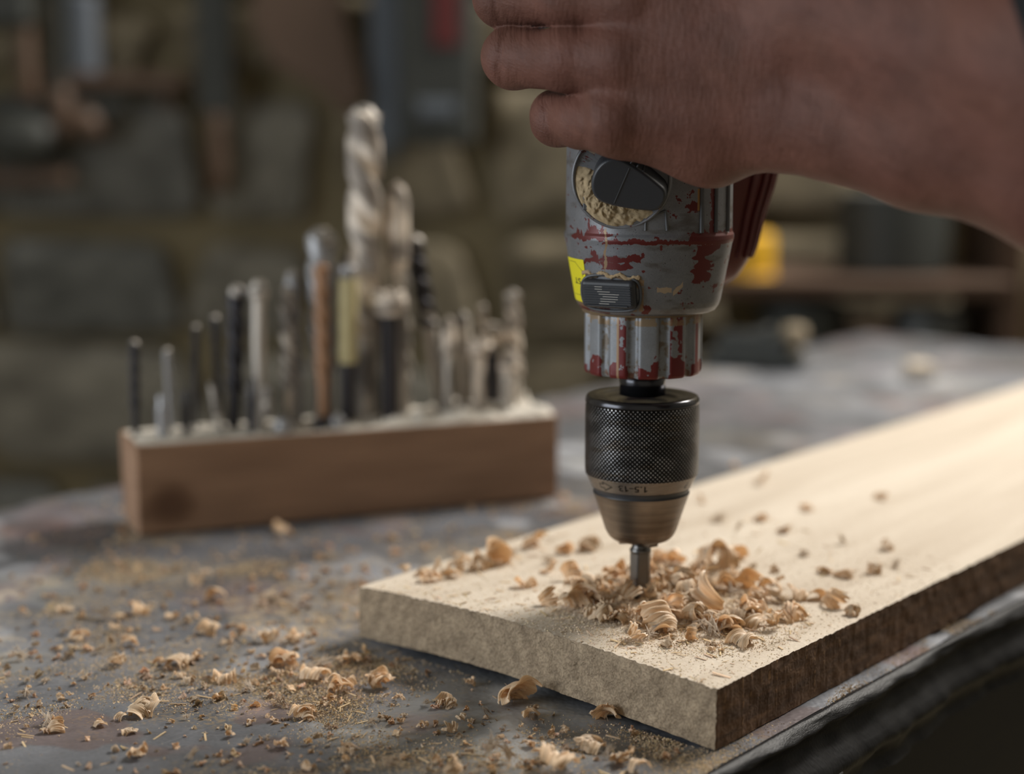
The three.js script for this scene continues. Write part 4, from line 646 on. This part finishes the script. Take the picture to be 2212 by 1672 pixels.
// x, z and size in millimetres
const heap = [[28.0,-585.1,11.1],[38.3,-591.6,10.9],[23.0,-578.7,9.5],[35.3,-608.3,11.2],[41.9,-620.6,8.8],[52.8,-588.6,8],[60.5,-643.1,6.5],[62.3,-623.9,9.6],[74.0,-629.9,11.6],[83.1,-643.1,13.3],[81.9,-608.3,9.4],[76.2,-586.9,13.3],[64.5,-578.7,9.6],[68.2,-563.5,7],[52.8,-563.5,11.7],[47.0,-571.3,8.8],[77.5,-560.8,7.7],[81.8,-549.1,9.2],[88.8,-569.6,8.8],[95.5,-567.9,8.8],[89.7,-585.1,9],[100.9,-596.5,8.1],[104.0,-580.4,9],[108.8,-603.3,7.5],[100.0,-612.1,8.4],[91.7,-612.1,9.4],[105.4,-620.6,6.6],[94.0,-658.2,9.7],[41.7,-547.5,6.9],[48.3,-552.2,6.3],[63.5,-549.1,4.6],[70.8,-546.5,4.6],[71.0,-540.9,5.2],[56.8,-544.9,5.5],[23.6,-623.9,9.2],[13.8,-591.6,6.7],[31.4,-574.7,8.5],[41.9,-577.5,7.9],[62.8,-598.3,9.6],[70.0,-598.3,9.6],[88.3,-629.2,8.6],[53.2,-610.8,7.2],[94.8,-598.3,7.1],[67.5,-644.5,8.4],[29.4,-604.5,8.3]];
const corner = [[-27.9,-641.6,11.4],[-21.5,-657.5,9.7],[-5.7,-650.9,12.7],[10.4,-681.8,11.7],[16.5,-635.4,6.8],[-44.8,-650.9,6.2],[32.8,-674.8,10],[-19.3,-641.6,8],[-32.4,-629.2,8.6],[-10.8,-644.5,8.4],[4.5,-614.0,7.7],[0.7,-666.4,6.7],[-14.8,-662.6,6.7],[22.4,-666.4,7.1],[14.2,-651.6,7.7],[-23.5,-632.0,6],[-37.0,-638.9,5.7]];
const rearBoard = [[96.1,-721.8,9.8],[114.9,-723.6,8.5],[102.1,-702.1,6.6],[122.2,-699.6,7.4],[138.3,-743.6,7.9],[129.8,-807.1,8.5],[121.0,-859.3,5.5],[180.3,-768.6,7.2],[143.4,-683.4,6.1],[161.1,-678.7,8],[147.9,-642.4,8.4],[135.1,-634.7,8.3],[160.8,-650.2,8.1],[122.9,-663.4,6.3],[127.7,-638.2,6.8],[125.7,-598.3,10],[128.6,-587.4,5.6],[118.0,-601.4,7.1],[91.4,-765.6,7.2],[123.7,-664.1,5.9],[98.8,-640.9,4.9],[107.1,-638.2,4.9]];
const benchSide = [[-96.6,-620.2,12.2],[-86.9,-622.0,7.8],[-123.1,-632.4,9],[-149.6,-590.7,9.2],[-126.9,-592.9,12.4],[-106.8,-574.3,8.9],[-87.1,-588.0,11.6],[-72.0,-588.0,10.5],[-62.4,-595.6,10],[-73.7,-576.4,10.3],[-61.4,-562.2,10.4],[-48.3,-571.3,9.6],[-128.4,-541.7,12.4],[-129.3,-520.9,5.6],[-120.7,-498.7,7.2],[-82.0,-547.3,9.2],[-47.8,-528.7,6.7],[-23.4,-547.3,7.6],[-173.1,-539.0,6.8],[-95.9,-564.2,6.1],[-88.7,-566.7,4.1],[-76.3,-507.1,4.9],[-103.2,-499.1,5.4],[-88.3,-512.0,5.5],[-30.5,-526.5,4.1],[-141.4,-650.8,5.4],[-171.2,-650.8,13.5],[-158.3,-659.4,9],[-173.0,-624.4,7.1],[-181.3,-630.5,6.8],[-160.7,-606.3,7.6],[-152.5,-616.7,6.6],[-81.0,-697.5,8.7],[-103.3,-677.2,11.7],[-86.5,-746.7,9.3],[-128.6,-677.2,9.2],[-139.9,-707.3,10.9],[-117.6,-798.3,9.4],[-59.0,-781.3,8.3],[-190.0,-662.0,7.1],[-191.1,-598.4,8.6],[-179.2,-572.3,6.2],[-172.4,-572.3,5.5],[-175.5,-556.8,8],[-159.7,-577.4,5.5],[-160.6,-554.9,6],[-159.3,-529.1,7.6],[-154.8,-523.5,6.3],[-72.7,-537.2,8.1],[-64.7,-545.4,4.9],[-21.0,-521.3,5.6],[-54.1,-504.7,4.9],[-38.7,-492.5,9.2],[-19.7,-489.4,6.8]];
const benchFront = [[25.2,-508.3,10.1],[20.7,-506.3,7.9],[31.5,-501.1,5.7],[11.2,-498.3,6.9],[-1.8,-497.5,7.8],[-7.3,-506.3,8.5],[-20.3,-488.7,6.8],[3.4,-548.2,13.2],[-25.1,-547.3,7.2],[-9.9,-533.6,6.7],[-16.3,-532.2,6.4],[-21.2,-523.0,5],[32.1,-530.4,9.2],[6.7,-535.8,6.8],[-55.6,-504.3,4.9],[36.4,-493.3,8.9],[12.0,-486.4,13.2],[41.3,-487.9,6.2]];
const mm = 0.001, bit = [AX[0], AX[1]];
const mound = (x, z) => 0.0062 * Math.exp(-(((x - 0.062) / 0.026) ** 2 + ((z + 0.592) / 0.028) ** 2));
const clear = (x, z, s) => { const dx = x - bit[0], dz = z - bit[1], d = Math.hypot(dx, dz), m = 0.0045 + s * 0.36; return d < m ? [bit[0] + dx / d * m, bit[1] + dz / d * m] : [x, z]; };
for (const [i, [x, z, s]] of heap.entries()) { const [a, b] = clear(x * mm, z * mm, s * mm); shaving(a, boardTop(a, b) + 0.6 * mound(a, b), b, s * mm * 1.25, i % 8 === 5 ? 'tuft' : 'flake', 'heaped around the drill bit', 'heap of shavings at the bit', 1); }
for (let i = 0; i < 90; i++) { const a = rd() * 6.283, q = Math.sqrt(rd()) * 0.036, s = 0.005 + 0.006 * rd(), [x, z] = clear(0.060 + q * 1.05 * Math.cos(a), -0.590 + q * 0.95 * Math.sin(a), s), [l, w] = toBoard(x, z); if (l < 0.006 || w < 0.010) continue; shaving(x, boardTop(x, z) + mound(x, z) * rd(), z, s, rd() < 0.2 ? 'tuft' : 'flake', 'packed in the heap around the drill bit', 'heap of shavings at the bit', 1); }
for (const [x, z, s] of corner) shaving(x * mm, boardTop(x * mm, z * mm), z * mm, s * mm * 1.15, rd() < 0.2 ? 'tuft' : 'flake', 'lying toward the square corner of the board', 'shavings toward the board corner', 1);
for (const [x, z, s] of rearBoard) shaving(x * mm, boardTop(x * mm, z * mm), z * mm, s * mm * 1.1, rd() < 0.3 ? 'tuft' : 'flake', 'on the clean board behind the drill', 'shavings on the clean board', 1);
for (const [x, z, s] of benchSide) shaving(x * mm, 0, z * mm, s * mm * 1.1, rd() < 0.3 ? 'tuft' : 'flake', 'scattered on the bench before the bit stand', 'shavings on the open bench', 0);
for (const [x, z, s] of benchFront) shaving(x * mm, 0, z * mm, s * mm * 1.1, rd() < 0.3 ? 'tuft' : 'flake', 'on the bench along the sawn end of the board', 'shavings along the sawn end', 1);
for (let i = 0; i < 110; i++) { const x = -0.17 + 0.2 * rd(), z = -0.485 - 0.2 * rd(), [l] = toBoard(x, z); if (l > -0.006 && toBoard(x, z)[1] < 0.19) continue; shaving(x, 0, z, 0.002 + 0.0035 * rd(), rd() < 0.4 ? 'tuft' : 'flake', 'among the sawdust on the bench', 'crumbs on the bench', 0); }
// fine splinters and sawdust: too many to count
function scatter(name, label, geo, n, place, parentMat, base) {
  const im = new THREE.InstancedMesh(geo, parentMat, n), o = new THREE.Object3D(), c = new THREE.Color(); let k = 0, guard = 0;
  while (k < n && guard++ < n * 40) { const p = place(); if (!p) continue; const [x, y, z, s, flat] = p; o.position.set(x, y, z); o.rotation.set((rd() - 0.5) * flat, rd() * 6.283, (rd() - 0.5) * flat); o.scale.set(s * (0.7 + 0.8 * rd()), s * (0.5 + 0.6 * rd()), s * (0.7 + 0.6 * rd())); o.updateMatrix(); im.setMatrixAt(k, o.matrix); const w = 0.65 + 0.5 * rd(); c.setRGB(base[0] * w, base[1] * w * (0.95 + 0.08 * rd()), base[2] * w * (0.9 + 0.2 * rd())); im.setColorAt(k, c); k++; }
  im.count = k; im.name = numbered(name); im.castShadow = im.receiveShadow = true; scene.add(im); tag(im, label, 'sawdust'); im.userData.kind = 'stuff'; return im;
}
const grain = new THREE.TetrahedronGeometry(0.5, 0).translate(0, 0.18, 0), splint = new THREE.BoxGeometry(1, 0.09, 0.12).translate(0, 0.05, 0);
const onBench = (dens) => { const x = -0.2 + 0.36 * rd(), z = -0.46 - 0.42 * rd() ** 1.8, [l, w] = toBoard(x, z); if (l > -0.001 && w < 0.178) return null; const [s2, n2] = [(x - TB.o[0]) * TB.d[0] + (z - TB.o[1]) * TB.d[1], (x - TB.o[0]) * TB.n[0] + (z - TB.o[1]) * TB.n[1]]; if (n2 < 0.004 || n2 > 0.49) return null; const f = fbm(x * 30 + 50, z * 30 + 50, 4096, 4096, 4, 5); return rd() < step(0.40, 0.66, f) ** 1.6 * dens + 0.05 ? [x, z, f] : null; };
const dustC = [0.60, 0.46, 0.29];
scatter('bench_sawdust', 'fine tan sawdust strewn over the grey bench', grain, 150000, () => { const p = onBench(1); return p && [p[0], -0.0006, p[1], 0.0003 + 0.0009 * rd() ** 3, 6]; }, M.dust, dustC);
scatter('bench_splinters', 'thin wood splinters strewn over the grey bench', splint, 700, () => { const p = onBench(1); return p && [p[0], -0.0003, p[1], 0.0012 + 0.004 * rd() ** 2, 0.35]; }, M.dust, [0.62, 0.46, 0.28]);
scatter('bench_crumbs', 'countless tiny crumbs of shaving strewn over the grey bench', flakes[2], 1500, () => { const p = onBench(1); if (!p) return null; const x = p[0] - 0.05 * rd(), z = p[1] - 0.08 * rd() ** 2, [l, w] = toBoard(x, z); return l > -0.002 && w < 0.18 ? null : [x, -0.0003, z, 0.0012 + 0.003 * rd() ** 2, 2.5]; }, M.shaving, [1, 0.97, 0.92]);
const onBoard = () => { let x, z, l, w; if (rd() < 0.55) { const a = rd() * 6.283, q = rd() ** 0.7 * 0.05; x = 0.062 + q * Math.cos(a); z = -0.585 + q * Math.sin(a); } else { l = rd() ** 1.6 * 0.2; w = rd() * 0.17; [x, z] = boardXZ(l, w); } [l, w] = toBoard(x, z); if (l < 0.001 || w < 0.001 || w > 0.175) return null; return [x, z]; };
scatter('board_sawdust', 'fine pale sawdust lying on the board around the bit', grain, 24000, () => { const p = onBoard(); return p && [p[0], boardTop(p[0], p[1]) + 0.0001 + mound(p[0], p[1]) * 0.5 * rd(), p[1], 0.0003 + 0.0007 * rd() ** 2, 6]; }, M.dust, [0.80, 0.66, 0.48]);
scatter('board_splinters', 'thin pale splinters lying on the board around the bit', splint, 700, () => { const p = onBoard(); return p && [p[0], boardTop(p[0], p[1]) + 0.0002 + mound(p[0], p[1]) * 0.6 * rd(), p[1], 0.0012 + 0.004 * rd() ** 2, 0.6]; }, M.dust, [0.74, 0.56, 0.36]);
scatter('ledge_sawdust', 'fine tan sawdust caught along the battered bench edge', grain, 14000, () => { const s = -0.12 + 0.6 * rd(), n = 0.003 + 0.014 * rd(), [x, z] = bench(s, n); if (fbm(s * 60 + 9, n * 90, 4096, 4096, 3, 5) < 0.45) return null; return [x, -0.0006, z, 0.0003 + 0.0007 * rd() ** 2, 6]; }, M.dust, dustC);

renderer.render(scene, camera);
